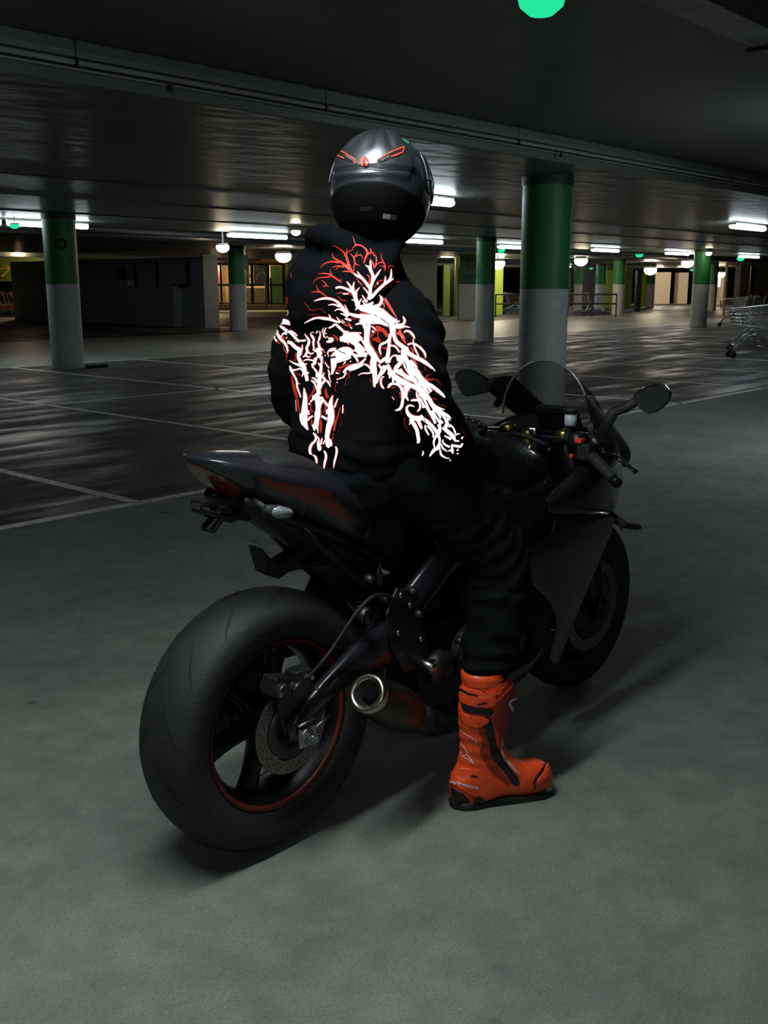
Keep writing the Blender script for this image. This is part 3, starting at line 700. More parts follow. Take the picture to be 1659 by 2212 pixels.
# exhaust
tp = B(792, 1497, .235); t2_ = B(905, 1552, .175); dv = (t2_-tp).normalized()
bm = bmesh.new(); tube(bm, [tp+dv*.018, tp+dv*.05, tp+dv*.16, tp+dv*.24, tp+dv*.29], [.047, .053, .060, .055, .035], 32, caps=False); ex = P('exhaust_can', bm, mat('dark_titanium', (.055, .045, .042), .35, .8, var=.3))
def ring(bm, c, d, prof, n=48):
    d = d.normalized(); u = d.cross(Vector((0, 0, 1))).normalized(); w = d.cross(u); K = len(prof); R = []
    for (rr, h) in prof: R.append([bm.verts.new(c+d*h+(u*math.cos(2*PI*j/n)+w*math.sin(2*PI*j/n))*rr) for j in range(n)])
    for i in range(K):
        for j in range(n): bm.faces.new((R[i][j], R[i][(j+1) % n], R[(i+1) % K][(j+1) % n], R[(i+1) % K][j]))
bm = bmesh.new(); ring(bm, tp, dv, [(.044, -.003), (.049, .002), (.0495, .022), (.046, .026), (.033, .012), (.0325, .0)]); P('exhaust_tip_ring', bm, mat('polished_titanium', (.55, .48, .40), .28, 1.0, var=.12), ex)
bm = bmesh.new(); ring(bm, tp, dv, [(.033, .004), (.033, .14), (.001, .14), (.001, .138), (.031, .138), (.031, .004)]); P('exhaust_bore', bm, mat('soot_black', (.004, .004, .004), .9), ex)
bm = bmesh.new(); tube(bm, spline([t2_+dv*.0, t2_+Vector((.12, .04, -.06)), t2_+Vector((.28, .08, -.09)), (.86, 0, .20)], 6), [.04]*19, 14); P('exhaust_pipe', bm, M_dali)
# engine
bm = bmesh.new(); bx(bm, (.62, 0, .36), (.46, .30, .28)); bx(bm, (.72, 0, .53), (.30, .34, .24), Matrix.Rotation(-.35, 3, 'Y')); bx(bm, (.60, 0, .22), (.34, .22, .10)); bx(bm, (.44, 0, .50), (.2, .24, .2))
en = P('engine_block', bm, M_blk, smooth=False, bev=.02)
for (x, z, r_, y) in ((.60, .37, .085, -.185), (.76, .36, .06, -.185), (.46, .36, .05, -.17)):
    bm = bmesh.new(); lathe(bm, [(.0, y-.02), (r_*.7, y-.02), (r_*.92, y-.008), (r_, y), (r_, y+.03)], 36, 'y', (x, 0, z)); co = P('engine_cover', bm, M_dali, en)
    for k in range(8):
        a = 2*PI*k/8; bm = bmesh.new(); lathe(bm, [(0, y-.008), (.005, y-.008), (.005, y), (0, y)], 6, 'y', (x+math.cos(a)*(r_-.004), 0, z+math.sin(a)*(r_-.004))); P('cover_bolt', bm, M_dali, co, False)
bm = bmesh.new()
for s in (-1, 1):
    loft(bm, [[(x, s*(y_+.022*math.cos(a)), z+h*math.sin(a)) for a in [2*PI*(j+.5)/10 for j in range(10)]] for (x, y_, z, h) in ((.30, .12, .42, .07), (.34, .13, .52, .07), (.50, .15, .66, .065), (.72, .165, .76, .06), (.92, .12, .84, .06), (1.04, .06, .86, .06))])
P('frame_spar', bm, M_bodyg)
bm = bmesh.new()
for s in (-1, 1):
    tube(bm, [(.34, s*.10, .66), (.10, s*.09, .80), (-.12, s*.06, .90)], .018, 10); tube(bm, [(.36, s*.10, .52), (.20, s*.095, .66), (.02, s*.08, .84)], .014, 10)
P('subframe', bm, M_blk)
bm = bmesh.new(); tube(bm, [(.28, 0, .40), (.34, 0, .66)], .035, 16)
for k in range(7): 
    z = .42+.03*k; tube(bm, [(.285+.007*k+math.cos(a)*.045, math.sin(a)*.045, z+.03*a/(2*PI)) for a in np.linspace(0, 2*PI, 13)], .007, 6)
P('rear_shock', bm, M_dali)
# chunky inner mudguard behind the engine
bm = bmesh.new()
loft(bm, [[(x, y*w, z) for (y) in (-1, -.5, .5, 1)]+[(x-.012, y*w, z+.012) for y in (1, .5, -.5, -1)] for (x, z, w) in ((.16, .712, .075), (.20, .66, .085), (.27, .60, .09), (.33, .50, .09), (.345, .40, .085))])
P('inner_mudguard', bm, M_plast)
bm = bmesh.new(); loft(bm, [[(AX.x+math.cos(a)*r_, y, AX.z+math.sin(a)*r_) for (y, r_) in ((-.10, .335), (-.07, .352), (0, .360), (.07, .352), (.10, .335), (.10, .332), (.07, .347), (0, .354), (-.07, .347), (-.10, .332))] for a in np.linspace(.20, .85, 7)])
P('rear_hugger', bm, M_plast)
# rear-set plate, peg, heel guard (right) and its bolts
for s in (-1, 1):
    bm = bmesh.new(); prism(bm, [(x, s*.155, z) for (x, z) in ((.30, .62), (.36, .60), (.40, .50), (.43, .42), (.40, .37), (.33, .38), (.28, .46), (.26, .56))], (0, -s*.008, 0)); rs = P('rearset_plate', bm, M_dali, smooth=False, bev=.003)
    bm = bmesh.new(); tube(bm, [(.36, s*.16, .415), (.34, s*.245, .415)], .011, 12); P('foot_peg', bm, M_ali if s < 0 else M_dali, rs)
    bm = bmesh.new(); tube(bm, spline([(.38, s*.165, .40), (.48, s*.18, .385), (.54, s*.185, .40)], 5), .006, 8); tube(bm, [(.54, s*.185, .40), (.54, s*.22, .40)], .008, 8); P('pedal', bm, M_dali, rs)
    for (x, z) in ((.31, .60), (.345, .565), (.30, .50), (.39, .46)):
        bm = bmesh.new(); lathe(bm, [(0, 0), (.008, 0), (.009, .006), (0, .006)], 12, 'y', (x, s*.155-(.006 if s < 0 else 0)-(.002 if s < 0 else -.002), z)); P('rearset_bolt', bm, M_ali, rs)
for (px_, py_, s) in ((787, 1330, .155), (800, 1252, .13), (834, 1293, .15), (893, 1278, .16), (907, 1327, .17), (995, 1385, .2)):
    q = B(px_, py_, s); bm = bmesh.new(); lathe(bm, [(0, -.01), (.006, -.01), (.011, -.004), (.013, .012), (0, .02)], 16, 'y', q); P('frame_bolt', bm, M_dali)
q = B(790, 1330, .15); bm = bmesh.new(); lathe(bm, [(.008, -.02), (.02, -.02), (.022, -.014), (.016, -.012), (.022, -.008), (.022, .02), (.008, .02)], 28, 'y', q); P('pivot_cap', bm, M_dali)
bm = bmesh.new(); a = B(822, 1215, .15); prism(bm, [B(820, 1218, .15), B(824, 1240, .15), B(824, 1268, .15), B(815, 1262, .15), B(813, 1240, .15)], (0, -.004, 0)); P('heel_guard_edge', bm, M_bodyg, smooth=False)
# ---------------- tail
def half_loft(name, st, m, parent=None, sub=1, top_join=True, solid=0, smooth=True):
    """st: [(x, [(s, z), ...])]; each half profile is mirrored into a closed section"""
    bm = bmesh.new(); secs = []
    for (x, pr) in st:
        secs.append([(x, -s, z) for (s, z) in pr]+[(x, s, z) for (s, z) in pr[::-1]])
    loft(bm, secs); return P(name, bm, m, parent, smooth, sub=sub)
tail = half_loft('tail_cowl', [
    (-.212, [(.004, 1.006), (.026, 1.005), (.030, 1.000), (.012, .988)]),
    (-.192, [(.03, 1.010), (.064, 1.006), (.068, .995), (.04, .965)]),
    (-.15, [(.05, 1.012), (.096, .992), (.104, .975), (.06, .915)]),
    (-.06, [(.06, 1.004), (.118, .964), (.130, .945), (.08, .868)]),
    (.05, [(.07, .985), (.130, .940), (.146, .915), (.09, .802)]),
    (.14, [(.07, .950), (.125, .905), (.146, .868), (.09, .740)]),
    (.22, [(.06, .900), (.115, .850), (.130, .800), (.08, .700)]),
    (.32, [(.06, .850), (.09, .820), (.11, .770), (.07, .68)])], M_bodyg, sub=2)
half_loft('undertail', [(-.11, [(.02, .91), (.06, .90), (.05, .885), (.02, .875)]), (-.09, [(.03, .92), (.07, .90), (.06, .875), (.03, .865)]),
    (.03, [(.03, .86), (.085, .84), (.075, .79), (.03, .775)]), (.16, [(.03, .80), (.09, .77), (.08, .70), (.03, .69)]), (.26, [(.03, .76), (.10, .72), (.09, .655), (.03, .645)])], M_plast, sub=1)
pill = half_loft('pillion_seat', [(-.165, [(.01, 0.988), (.05, 0.984), (.058, 0.976), (.02, 0.968)]), (-.13, [(.02, 0.996), (.078, 0.988), (.090, 0.971), (.03, 0.956)]), (-.02, [(.03, 1.006), (.095, 0.994), (.112, 0.961), (.04, 0.936)]),
    (.07, [(.03, 0.990), (.098, 0.976), (.120, 0.935), (.04, 0.906)]), (.13, [(.03, 0.955), (.095, 0.942), (.120, 0.900), (.04, 0.866)]), (.17, [(.03, 0.906), (.085, 0.896), (.105, 0.866), (.04, 0.836)])], M_seat, sub=2)
half_loft('rider_seat', [(.20, [(.03, .90), (.10, .895), (.13, .875), (.06, .83)]), (.30, [(.03, .872), (.12, .866), (.15, .84), (.08, .80)]), (.45, [(.03, .865), (.11, .86), (.14, .83), (.08, .78)]), (.56, [(.03, .885), (.07, .88), (.09, .85), (.05, .80)])], M_seat, sub=2)
# seat seam
# indicators, plate bracket
M_ind = M_lens
def indicator_lamp(c, d, L_=.062, r_=.017, nm='turn_signal', lens=True):
    bm = bmesh.new(); u = Vector(d).normalized(); tube(bm, [c-u*L_*.5, c-u*L_*.42, c-u*L_*.1, c+u*L_*.25, c+u*L_*.43, c+u*L_*.5], [r_*.5, r_*.9, r_, r_*(.8 if lens else 1.05), r_*(.45 if lens else .8), r_*.15], 16, squash=.85); o = P(nm, bm, M_plast)
    if lens:
        bm = bmesh.new(); e = u.cross(Vector((0, 0, 1))).normalized()
        if e.y > 0: e = -e
        tube(bm, [c-u*L_*.40+e*.004, c-u*L_*.1+e*.006, c+u*L_*.25+e*.004, c+u*L_*.42+e*.002], [r_*.7, r_*.97, r_*.8, r_*.35], 14, squash=.8); P('signal_lens', bm, M_ind, o)
    return o
ri = B(603, 1106, .17); indicator_lamp(ri, B(632, 1108, .17)-B(575, 1103, .17), .088, .019)
bm = bmesh.new(); tube(bm, [ri+Vector((-.01, .02, .0)), (ri.x+.01, -.04, ri.z+.02)], .008, 10); P('signal_stalk', bm, M_plast)
li = B(463, 1086, -.12); indicator_lamp(li, B(480, 1088, -.12)-B(446, 1084, -.12), .05, .016)
bm = bmesh.new(); tube(bm, [li+Vector((.01, -.01, 0)), (li.x+.03, .03, li.z+.02)], .008, 10); P('signal_stalk', bm, M_plast)
bm = bmesh.new()
def bar(bm, p, q, w, t=.006, s=.0):
    p = B(p[0], p[1], s); q = B(q[0], q[1], s); d = (q-p).normalized(); n = Vector((-d.z, 0, d.x))*w/2; prism(bm, [p+n, q+n, q-n, p-n], (0, t, 0))
for (p, q, w) in (((545, 1094), (500, 1082), .022), ((500, 1082), (440, 1090), .014), ((436, 1090), (432, 1104), .010), ((432, 1104), (470, 1114), .012), ((470, 1100), (500, 1105), .012), ((545, 1100), (500, 1124), .016), ((500, 1124), (470, 1116), .014), ((475, 1116), (452, 1146), .009), ((484, 1118), (463, 1150), .009), ((452, 1146), (463, 1150), .008), ((560, 1108), (530, 1122), .014)):
    bar(bm, p, q, w, .03 if w < .013 else .05, .02)
P('plate_bracket', bm, M_plast, smooth=False, bev=.002)
# bracket with an upright fin between tail and rear tyre
bm = bmesh.new(); F = lambda a, b: B(a, b, .03)
prism(bm, [F(566, 1183), F(572, 1190), F(582, 1203), F(604, 1220), F(636, 1200), F(664, 1178), F(680, 1188), F(646, 1213), F(644, 1219), F(700, 1209), F(728, 1208), F(735, 1217), F(690, 1222), F(640, 1232), F(622, 1238), F(603, 1251), F(580, 1240), F(570, 1205)], (0, .05, 0))
P('splash_guard', bm, M_plast, smooth=False, bev=.002)
bm = bmesh.new(); prism(bm, [B(668, 1180, .02), B(700, 1168, .02), B(745, 1190, .02), B(740, 1215, .02), B(712, 1210, .02)], (0, .05, 0)); P('splash_guard_mount', bm, M_plast, smooth=False, bev=.002)
# ---------------- tank
half_loft('fuel_tank', [(.46, [(.02, 0.868), (.07, 0.863), (.10, 0.838), (.08, 0.778)]), (.52, [(.04, 0.923), (.10, 0.908), (.125, 0.858), (.10, 0.758)]), (.62, [(.05, 0.963), (.125, 0.943), (.165, 0.868), (.13, 0.738)]), (.74, [(.06, 0.976), (.14, 0.953), (.190, 0.868), (.16, 0.738)]),
    (.86, [(.06, 0.963), (.145, 0.933), (.195, 0.858), (.17, 0.748)]), (.95, [(.06, 0.933), (.13, 0.903), (.18, 0.838), (.16, 0.758)]), (1.02, [(.05, 0.888), (.11, 0.868), (.14, 0.828), (.12, 0.778)])], M_body, sub=2)
bm = bmesh.new(); lathe(bm, [(0, .012), (.028, .012), (.034, .006), (.036, 0)], 28, 'z', (.80, 0, .968)); P('filler_cap', bm, M_dali)
# side trim panel under the tank
for s in (-1, 1):
    bm = bmesh.new(); rows = [[(.50, .10, .80), (.66, .165, .80), (.84, .20, .81), (.98, .19, .82)], [(.48, .12, .72), (.66, .185, .72), (.84, .22, .72), (.98, .225, .74)], [(.46, .13, .66), (.62, .18, .64), (.80, .215, .64), (.96, .225, .66)]]
    G_ = [[bm.verts.new((x, s*y, z)) for (x, y, z) in r_] for r_ in rows]
    for i in range(2):
        for j in range(3): bm.faces.new((G_[i][j], G_[i][j+1], G_[i+1][j+1], G_[i+1][j]))
    P('side_trim_panel', bm, M_body, sol=.004, sub=2)
# ---------------- upper cowl (open shell), one piece per side
UP = [(.80, [(.250, .792), (.266, .784), (.270, .770), (.262, .745)]), (.93, [(.235, .822), (.262, .805), (.274, .775), (.266, .728)]), (1.07, [(.225, .872), (.250, .850), (.268, .790), (.256, .705)]), (1.20, [(.185, .955), (.222, .895), (.242, .810), (.225, .680)]),
      (1.33, [(.118, .965), (.165, .900), (.195, .805), (.175, .650)]), (1.44, [(.06, .915), (.115, .870), (.14, .790), (.12, .65)]), (1.525, [(.02, .885), (.06, .858), (.08, .790), (.06, .68)]), (1.57, [(.0, .835), (.015, .825), (.02, .77), (.01, .72)])]
for s in (-1, 1):
    bm = bmesh.new(); G_ = [[bm.verts.new((x, s*y, z)) for (y, z) in pr] for (x, pr) in UP]
    for i in range(len(G_)-1):
        for j in range(3): bm.faces.new((G_[i][j], G_[i][j+1], G_[i+1][j+1], G_[i+1][j]))
    oo = P('upper_cowl', bm, M_body, sol=.005, sub=2)
    if s < 0: cowlR = oo
# windscreen
WS = [(1.165, .165, .965, 1.146), (1.21, .158, .965, 1.122), (1.28, .140, .960, 1.078), (1.36, .105, .945, 1.020), (1.43, .065, .92, .955), (1.48, .03, .90, .915)]
bm = bmesh.new(); secs = []
for (x, w, ze, zc) in WS:
    secs.append([(x, math.cos(t)*w, ze+(zc-ze)*math.sin(t)) for t in np.linspace(0.0, PI, 21)])
loft(bm, secs, caps=False, closed=False)
gm = bpy.data.materials.new('smoked_windscreen'); gm.use_nodes = True; nt = gm.node_tree; nt.nodes.clear(); o_ = nt.nodes.new('ShaderNodeOutputMaterial'); tr = nt.nodes.new('ShaderNodeBsdfTransparent'); tr.inputs[0].default_value = (.52, .50, .50, 1)
gs = nt.nodes.new('ShaderNodeBsdfGlossy'); gs.inputs['Roughness'].default_value = .06; mx = nt.nodes.new('ShaderNodeMixShader'); mx.inputs[0].default_value = .05
nt.links.new(tr.outputs[0], mx.inputs[1]); nt.links.new(gs.outputs[0], mx.inputs[2]); nt.links.new(mx.outputs[0], o_.inputs[0])
ws_o = P('windscreen', bm, gm)
bm = bmesh.new(); tube(bm, secs[0], .0035, 8); P('screen_edge', bm, mat('screen_edge_highlight', (.25, .25, .26), .2, .3), ws_o)  # pale rim colour stands in for the highlight along the screen edge
bm = bmesh.new(); prism(bm, [B(a, b, -.165) for (a, b) in ((1060, 826), (1066, 818), (1082, 814), (1106, 811), (1116, 816), (1160, 858), (1214, 905), (1206, 930), (1165, 920), (1118, 893), (1078, 858), (1060, 842))], (0, .022, 0)); P('fairing_edge', bm, M_plast, smooth=False, bev=.006)
bm = bmesh.new(); ea = [B(*v) for v in ((1255, 832, .15), (1288, 876, .155), (1330, 920, .13), (1362, 962, .10), (1366, 985, .10))]; eb = [B(*v) for v in ((1266, 885, .17), (1282, 925, .19), (1306, 965, .185), (1335, 1000, .15), (1350, 1020, .13))]
va = [bm.verts.new(v) for v in ea]; vc = [bm.verts.new(v) for v in eb]
for i in range(4): bm.faces.new((va[i], va[i+1], vc[i+1], vc[i]))
P('fairing_edge', bm, M_plast, sol=.012, sub=1)
bm = bmesh.new(); bx(bm, (.32, 0, .74), (.18, .19, .16), Matrix.Rotation(.35, 3, 'Y')); P('frame_gap_filler', bm, M_plast, smooth=False, bev=.02)  # added black filler closing the see-through gap between frame and tail
# inner cockpit panels
for s in (-1, 1):
    bm = bmesh.new(); A_ = [(1.10, .195, .885), (1.14, .19, .91), (1.19, .178, .945), (1.25, .155, .955), (1.34, .11, .955)]; C_ = [(1.14, .12, .85), (1.17, .11, .88), (1.20, .10, .90), (1.26, .08, .91), (1.34, .05, .91)]
    va = [bm.verts.new((x, s*y, z)) for (x, y, z) in A_]; vc = [bm.verts.new((x, s*y, z)) for (x, y, z) in C_]
    for i in range(4): bm.faces.new((va[i], va[i+1], vc[i+1], vc[i]))
    P('cockpit_panel', bm, M_plast, sol=.004, sub=1)
bm = bmesh.new(); bx(bm, (1.25, 0, .955), (.03, .15, .09), Matrix.Rotation(-.6, 3, 'Y')); da = P('instrument_cluster', bm, M_plast, smooth=False, bev=.008)
bm = bmesh.new(); bx(bm, (1.232, 0, .962), (.004, .12, .062), Matrix.Rotation(-.6, 3, 'Y')); P('display_glass', bm, mat('dark_display', (.01, .011, .012), .1), da, False)
# ---------------- side fairing traced as a sheet
def sheet(name, rows, m, s_mirror=True, sub=2, sol=.005, parent=None):
    outs = []
    for sg_ in ((1, -1) if s_mirror else (1,)):
        bm = bmesh.new(); G_ = []
        for r_ in rows: G_.append([bm.verts.new(Vector((v.x, v.y*sg_, v.z))) for v in r_])
        for i in range(len(G_)-1):
            for j in range(len(G_[0])-1): bm.faces.new((G_[i][j], G_[i][j+1], G_[i+1][j+1], G_[i+1][j]))
        outs.append(P(name, bm, m, parent, sub=sub, sol=sol))
    return outs
def row(a, b, c, d): return [B(*a), B(*b), B(*c), B(*d)]
side = sheet('side_fairing', [
    row((1195, 1098, .255), (1240, 1104, .252), (1290, 1108, .24), (1337, 1108, .20)),
    row((1197, 1160, .268), (1232, 1160, .268), (1275, 1155, .255), (1322, 1150, .21)),
    row((1132, 1192, .268), (1190, 1195, .275), (1250, 1200, .25), (1305, 1190, .20)),
    row((1096, 1226, .262), (1170, 1235, .27), (1235, 1240, .245), (1288, 1235, .20)),
    row((1140, 1256, .255), (1190, 1272, .26), (1232, 1285, .24), (1268, 1280, .20)),
    row((1192, 1302, .25), (1212, 1320, .25), (1232, 1330, .235), (1248, 1326, .20)),
    row((1207, 1352, .235), (1215, 1368, .235), (1222, 1378, .22), (1228, 1376, .20)),
    row((1180, 1425, .21), (1190, 1435, .21), (1198, 1440, .20), (1206, 1436, .19))], M_body)
# belly pan
half_loft('belly_pan', [(.50, [(.02, .20), (.08, .22), (.10, .26), (.09, .27)]), (.70, [(.03, .14), (.12, .16), (.17, .24), (.165, .27)]), (.90, [(.03, .13), (.13, .15), (.19, .25), (.185, .30)]), (1.02, [(.03, .18), (.11, .20), (.17, .30), (.165, .34)])], M_body, sub=1)
bm = bmesh.new(); bx(bm, (1.06, 0, .53), (.03, .34, .34), Matrix.Rotation(.25, 3, 'Y')); P('radiator', bm, M_plast, smooth=False, bev=.005)
# ---------------- forks, clamp, bars
def fk(z): return AF.x-(z-AF.z)*math.tan(math.radians(24.5))+.02
for s in (-1, 1):
    y = s*.108
    bm = bmesh.new(); tube(bm, [(fk(.925), y, .925), (fk(.52), y, .52)], .027, 20); tube(bm, [(fk(.52), y, .52), (fk(.30)-.01, y, .30)], [.022, .022], 20); bx(bm, (AF.x-.005, y, .30), (.05, .045, .06)); P('fork_leg', bm, M_blk)
    bm = bmesh.new(); lathe(bm, [(0, .012), (.012, .012), (.014, .009), (.019, .009), (.024, .006), (.0255, 0), (.0255, -.006)], 28, 'z', (fk(.93), y, .93)); fc_ = P('fork_cap', bm, M_gold)
    bm = bmesh.new(); lathe(bm, [(0, .003), (.006, .003), (.007, 0)], 6, 'z', (fk(.93), y, .942)); P('adjuster_screw', bm, M_dali, fc_, False)
    bm = bmesh.new(); bx(bm, (AF.x-.07, s*.085, .40), (.05, .04, .12), Matrix.Rotation(-.4, 3, 'Y')); bx(bm, (AF.x-.075, s*.105, .40), (.04, .035, .10), Matrix.Rotation(-.4, 3, 'Y')); P('front_brake_caliper', bm, M_dali, smooth=False, bev=.008)
bm = bmesh.new(); prism(bm, [(fk(.92)-.03, -.14, .905), (fk(.92)+.03, -.14, .905), (fk(.92)+.03, -.08, .905), (fk(.92)-.0, 0, .905), (fk(.92)+.03, .08, .905), (fk(.92)+.03, .14, .905), (fk(.92)-.03, .14, .905), (fk(.92)-.05, .05, .905), (fk(.92)-.05, -.05, .905)], (0, 0, .018)); tc_ = P('top_clamp', bm, M_blk, smooth=False, bev=.004)
bm = bmesh.new(); lathe(bm, [(0, .016), (.016, .016), (.019, .01), (.02, 0)], 6, 'z', (fk(.92)-.02, 0, .923)); P('steering_nut', bm, M_ali, tc_, False)
q = B(1142, 950, 0); bm = bmesh.new(); lathe(bm, [(0, .03), (.016, .03), (.02, .02), (.02, -.02)], 20, 'z', (fk(.9)-.055, 0, .905)); P('ignition_lock', bm, mat('lock_bronze', (.35, .22, .08), .35, .9), tc_)
for s in (-1, 1):
    if s < 0: gi, ge = B(1262, 970, .235), B(1328, 1038, .385)
    else: gi, ge = Vector((1.07, .165, .885)), Vector((1.0, .34, .82))
    u = (ge-gi).normalized()
    bm = bmesh.new(); tube(bm, [gi-u*.04, ge], .011, 12); tube(bm, [gi-u*.04+Vector((0, 0, .03)), gi-u*.04-Vector((0, 0, .03))], .03, 16); cb_ = P('clip_on_bar', bm, M_blk)
    bm = bmesh.new(); n = 26; tube(bm, [gi+u*(.045+(ge-gi).length*.70*k/n) for k in range(n+1)], [.0165+(.0008 if k % 2 else 0) for k in range(n+1)], 18); P('grip', bm, M_rub, cb_)
    bm = bmesh.new(); tube(bm, [ge-u*.005, ge+u*.018], [.0165, .014], 16); P('bar_end', bm, M_blk, cb_)
    bm = bmesh.new(); bx(bm, gi+u*.015, (.05, .045, .05)); sw_ = P('switch_block', bm, M_plast, cb_, False, bev=.006)
    bm = bmesh.new(); lv = gi+Vector((.05, 0, .01)); pe = (B(1374, 1020, .375) if s < 0 else ge+Vector((.06, 0, .01)))
    pts = spline([lv+u*.0, lv+u*.06+Vector((.012, 0, 0)), (lv+pe)/2+Vector((.015, 0, 0)), pe], 5); tube(bm, pts, [.010]+[.0075]*(len(pts)-3)+[.006, .009], 10, squash=.7); P('brake_lever' if s < 0 else 'clutch_lever', bm, mat('black_lever', (.03, .03, .032), .25, .9), cb_)
    if s < 0:
        k_ = B(1253, 952, .235); bm = bmesh.new(); bx(bm, k_, (.026, .022, .014)); P('kill_switch', bm, mat('bright_red_plastic', (.8, .045, .02), .4), sw_, False, bev=.003)
        k_ = B(1235, 985, .225); bm = bmesh.new(); bx(bm, k_, (.012, .010, .012)); P('start_button', bm, MATS['bright_red_plastic'], sw_, False, bev=.002)
        r_ = B(1233, 900, .19); bm = bmesh.new(); lathe(bm, [(0, -.028), (.014, -.028), (.018, -.022), (.0185, .010), (0, .010)], 24, 'z', r_); rv = P('brake_fluid_reservoir', bm, mat('milky_reservoir', (.42, .48, .50), .35, trans=.1))
        bm = bmesh.new(); lathe(bm, [(.0185, .010), (.021, .010), (.021, .022), (.019, .024), (0, .024)], 24, 'z', r_); P('reservoir_cap', bm, M_rub, rv)
        bm = bmesh.new(); bx(bm, r_+Vector((.012, .01, -.045)), (.012, .03, .05)); tube(bm, [r_+Vector((0, 0, -.028)), r_+Vector((.01, 0, -.05)), lv+Vector((-.01, 0, .02))], .006, 8); P('reservoir_stay', bm, M_dali, rv, False)
        bm = bmesh.new(); tube(bm, [lv+u*(-.05)+Vector((0, 0, .01)), lv+u*.03+Vector((0, 0, .01))], .014, 14); P('master_cylinder', bm, M_dali, cb_)
# steering damper shine and hoses
bm = bmesh.new(); tube(bm, spline([(1.04, -.10, .90), (1.0, -.02, .93), (1.02, .08, .91)], 6), .007, 8); tube(bm, spline([(1.12, -.16, .90), (1.20, -.08, .93), (1.24, .02, .90)], 6), .005, 8); P('cable_run', bm, M_plast)
q = B(1145, 975, .13); bm = bmesh.new(); bx(bm, q, (.045, .02, .02), Matrix.Rotation(.7, 3, 'Y')); P('tank_bracket', bm, mat('shiny_bracket', (.3, .31, .33), .2, .9), smooth=False, bev=.003)
q = B(1187, 972, .13); bm = bmesh.new(); lathe(bm, [(0, -.006), (.007, -.006), (.007, .004), (0, .004)], 6, 'y', q); P('clamp_bolt', bm, M_ali, smooth=False)
# ---------------- mirrors
def mirror(outl, X, stalk, nm='mirror'):
    bm = bmesh.new(); pts = [BX(a, b, X) for (a, b) in outl]; ce = sum(pts, Vector())/len(pts)
    sm = [Vector(v) for v in spline(pts+[pts[0]], 4)][:-1]
    front = [ce+(p-ce)*.72+Vector((.035, 0, 0)) for p in sm]; far_ = [ce+(p-ce)*.3+Vector((.05, 0, .0)) for p in sm]
    loft(bm, [[ce+(p-ce)*.93+Vector((.004, 0, 0)) for p in sm], [ce+(p-ce)*.97-Vector((.004, 0, 0)) for p in sm], sm, [p+Vector((.012, 0, 0)) for p in sm], front, far_]); o = P(nm, bm, M_body)
    bm = bmesh.new(); bm.faces.new([bm.verts.new(ce+(p-ce)*.945+Vector((-.0005, 0, 0))) for p in sm]); P('mirror_glass', bm, mat('mirror_glass', (.09, .10, .10), .2, .7), o, False)
    bm = bmesh.new(); tube(bm, stalk, [.008, .009, .010, .012][:len(stalk)], 12, squash=1.7); P('mirror_stalk', bm, M_plast, o)
mirror([(1367, 858), (1376, 845), (1400, 834), (1426, 828), (1439, 838), (1447, 853), (1437, 874), (1420, 888), (1404, 893), (1384, 884)], 1.17, [BX(1376, 866, 1.19), BX(1350, 882, 1.19), BX(1325, 890, 1.18), Vector((1.15, -.215, .925))])
mirror([(983, 818), (988, 803), (1007, 797), (1025, 803), (1045, 814), (1063, 830), (1055, 846), (1030, 853), (1006, 856), (994, 842)], 1.24, [BX(1060, 838, 1.26), BX(1078, 838, 1.25), BX(1095, 836, 1.24), Vector((1.18, .20, .99))])
# front signal
ri = B(1364, 1136, .33); indicator_lamp(ri, B(1400, 1140, .345)-B(1335, 1133, .32), .088, .0125, lens=False)
bm = bmesh.new(); tube(bm, [ri-Vector((.0, -.02, 0)), (1.24, -.215, ri.z+.01)], .009, 10); P('signal_stalk', bm, M_plast)
# front mudguard
bm = bmesh.new(); loft(bm, [[(AF.x+math.cos(a)*r_, y, AF.z+math.sin(a)*r_) for (y, r_) in ((-.068, .300), (-.05, .322), (0, .332), (.05, .322), (.068, .300), (.064, .299), (.047, .317), (0, .326), (-.047, .317), (-.064, .299))] for a in np.linspace(.85, 2.6, 14)])
P('front_mudguard', bm, M_body)
bm = bmesh.new(); lathe(bm, [(0, -.135), (.014, -.135), (.016, -.125), (.016, .13), (0, .13)], 20, 'y', AF); P('front_axle', bm, M_dali)
# side stand (folded) on the left
bm = bmesh.new(); tube(bm, [(.42, .15, .28), (.12, .17, .20)], .012, 10); bx(bm, (.10, .175, .185), (.06, .03, .012)); P('side_stand', bm, M_blk)

# ================================================================= THE RIDER
OFF = Vector((.50, -.12, 0))
pw_ = R0+DX*OFF.x+DY*OFF.y
person = empty('person', (pw_.x, pw_.y, 0), TH)
tag(person, 'person in black hoodie, helmet and orange red boots sitting astride the motorcycle, seen from behind', 'person')
M_hood = mat('black_hoodie_fleece', (.0060, .0066, .0078), .95, var=.25, vscale=30, bump=.35, bscale=400, spec=.05)
M_jean = mat('black_trouser_cloth', (.0055, .0068, .008), .85, var=.3, vscale=20, bump=.35, bscale=260, spec=.08)
M_glove = mat('black_glove_leather', (.02, .019, .019), .5, var=.5, vscale=60, bump=.6, bscale=150)
M_boot = mat('orange_red_boot_leather', (.92, .085, .018), .38, var=.12, vscale=14, bump=.12, bscale=120)
M_bootd = mat('darker_red_boot_mesh', (.30, .022, .010), .6, var=.2, vscale=60, bump=.2, bscale=300)
M_bootb = mat('black_boot_panel', (.010, .009, .009), .45)
M_bootw = mat('white_boot_mark', (.62, .68, .76), .5, var=.1)
M_shell = mat('graphite_helmet_shell', (.20, .21, .235), .36, .9, coat=.1, var=.12, vscale=5)
M_shellm = mat('matte_helmet_black', (.003, .0033, .0036), .7, spec=.12)
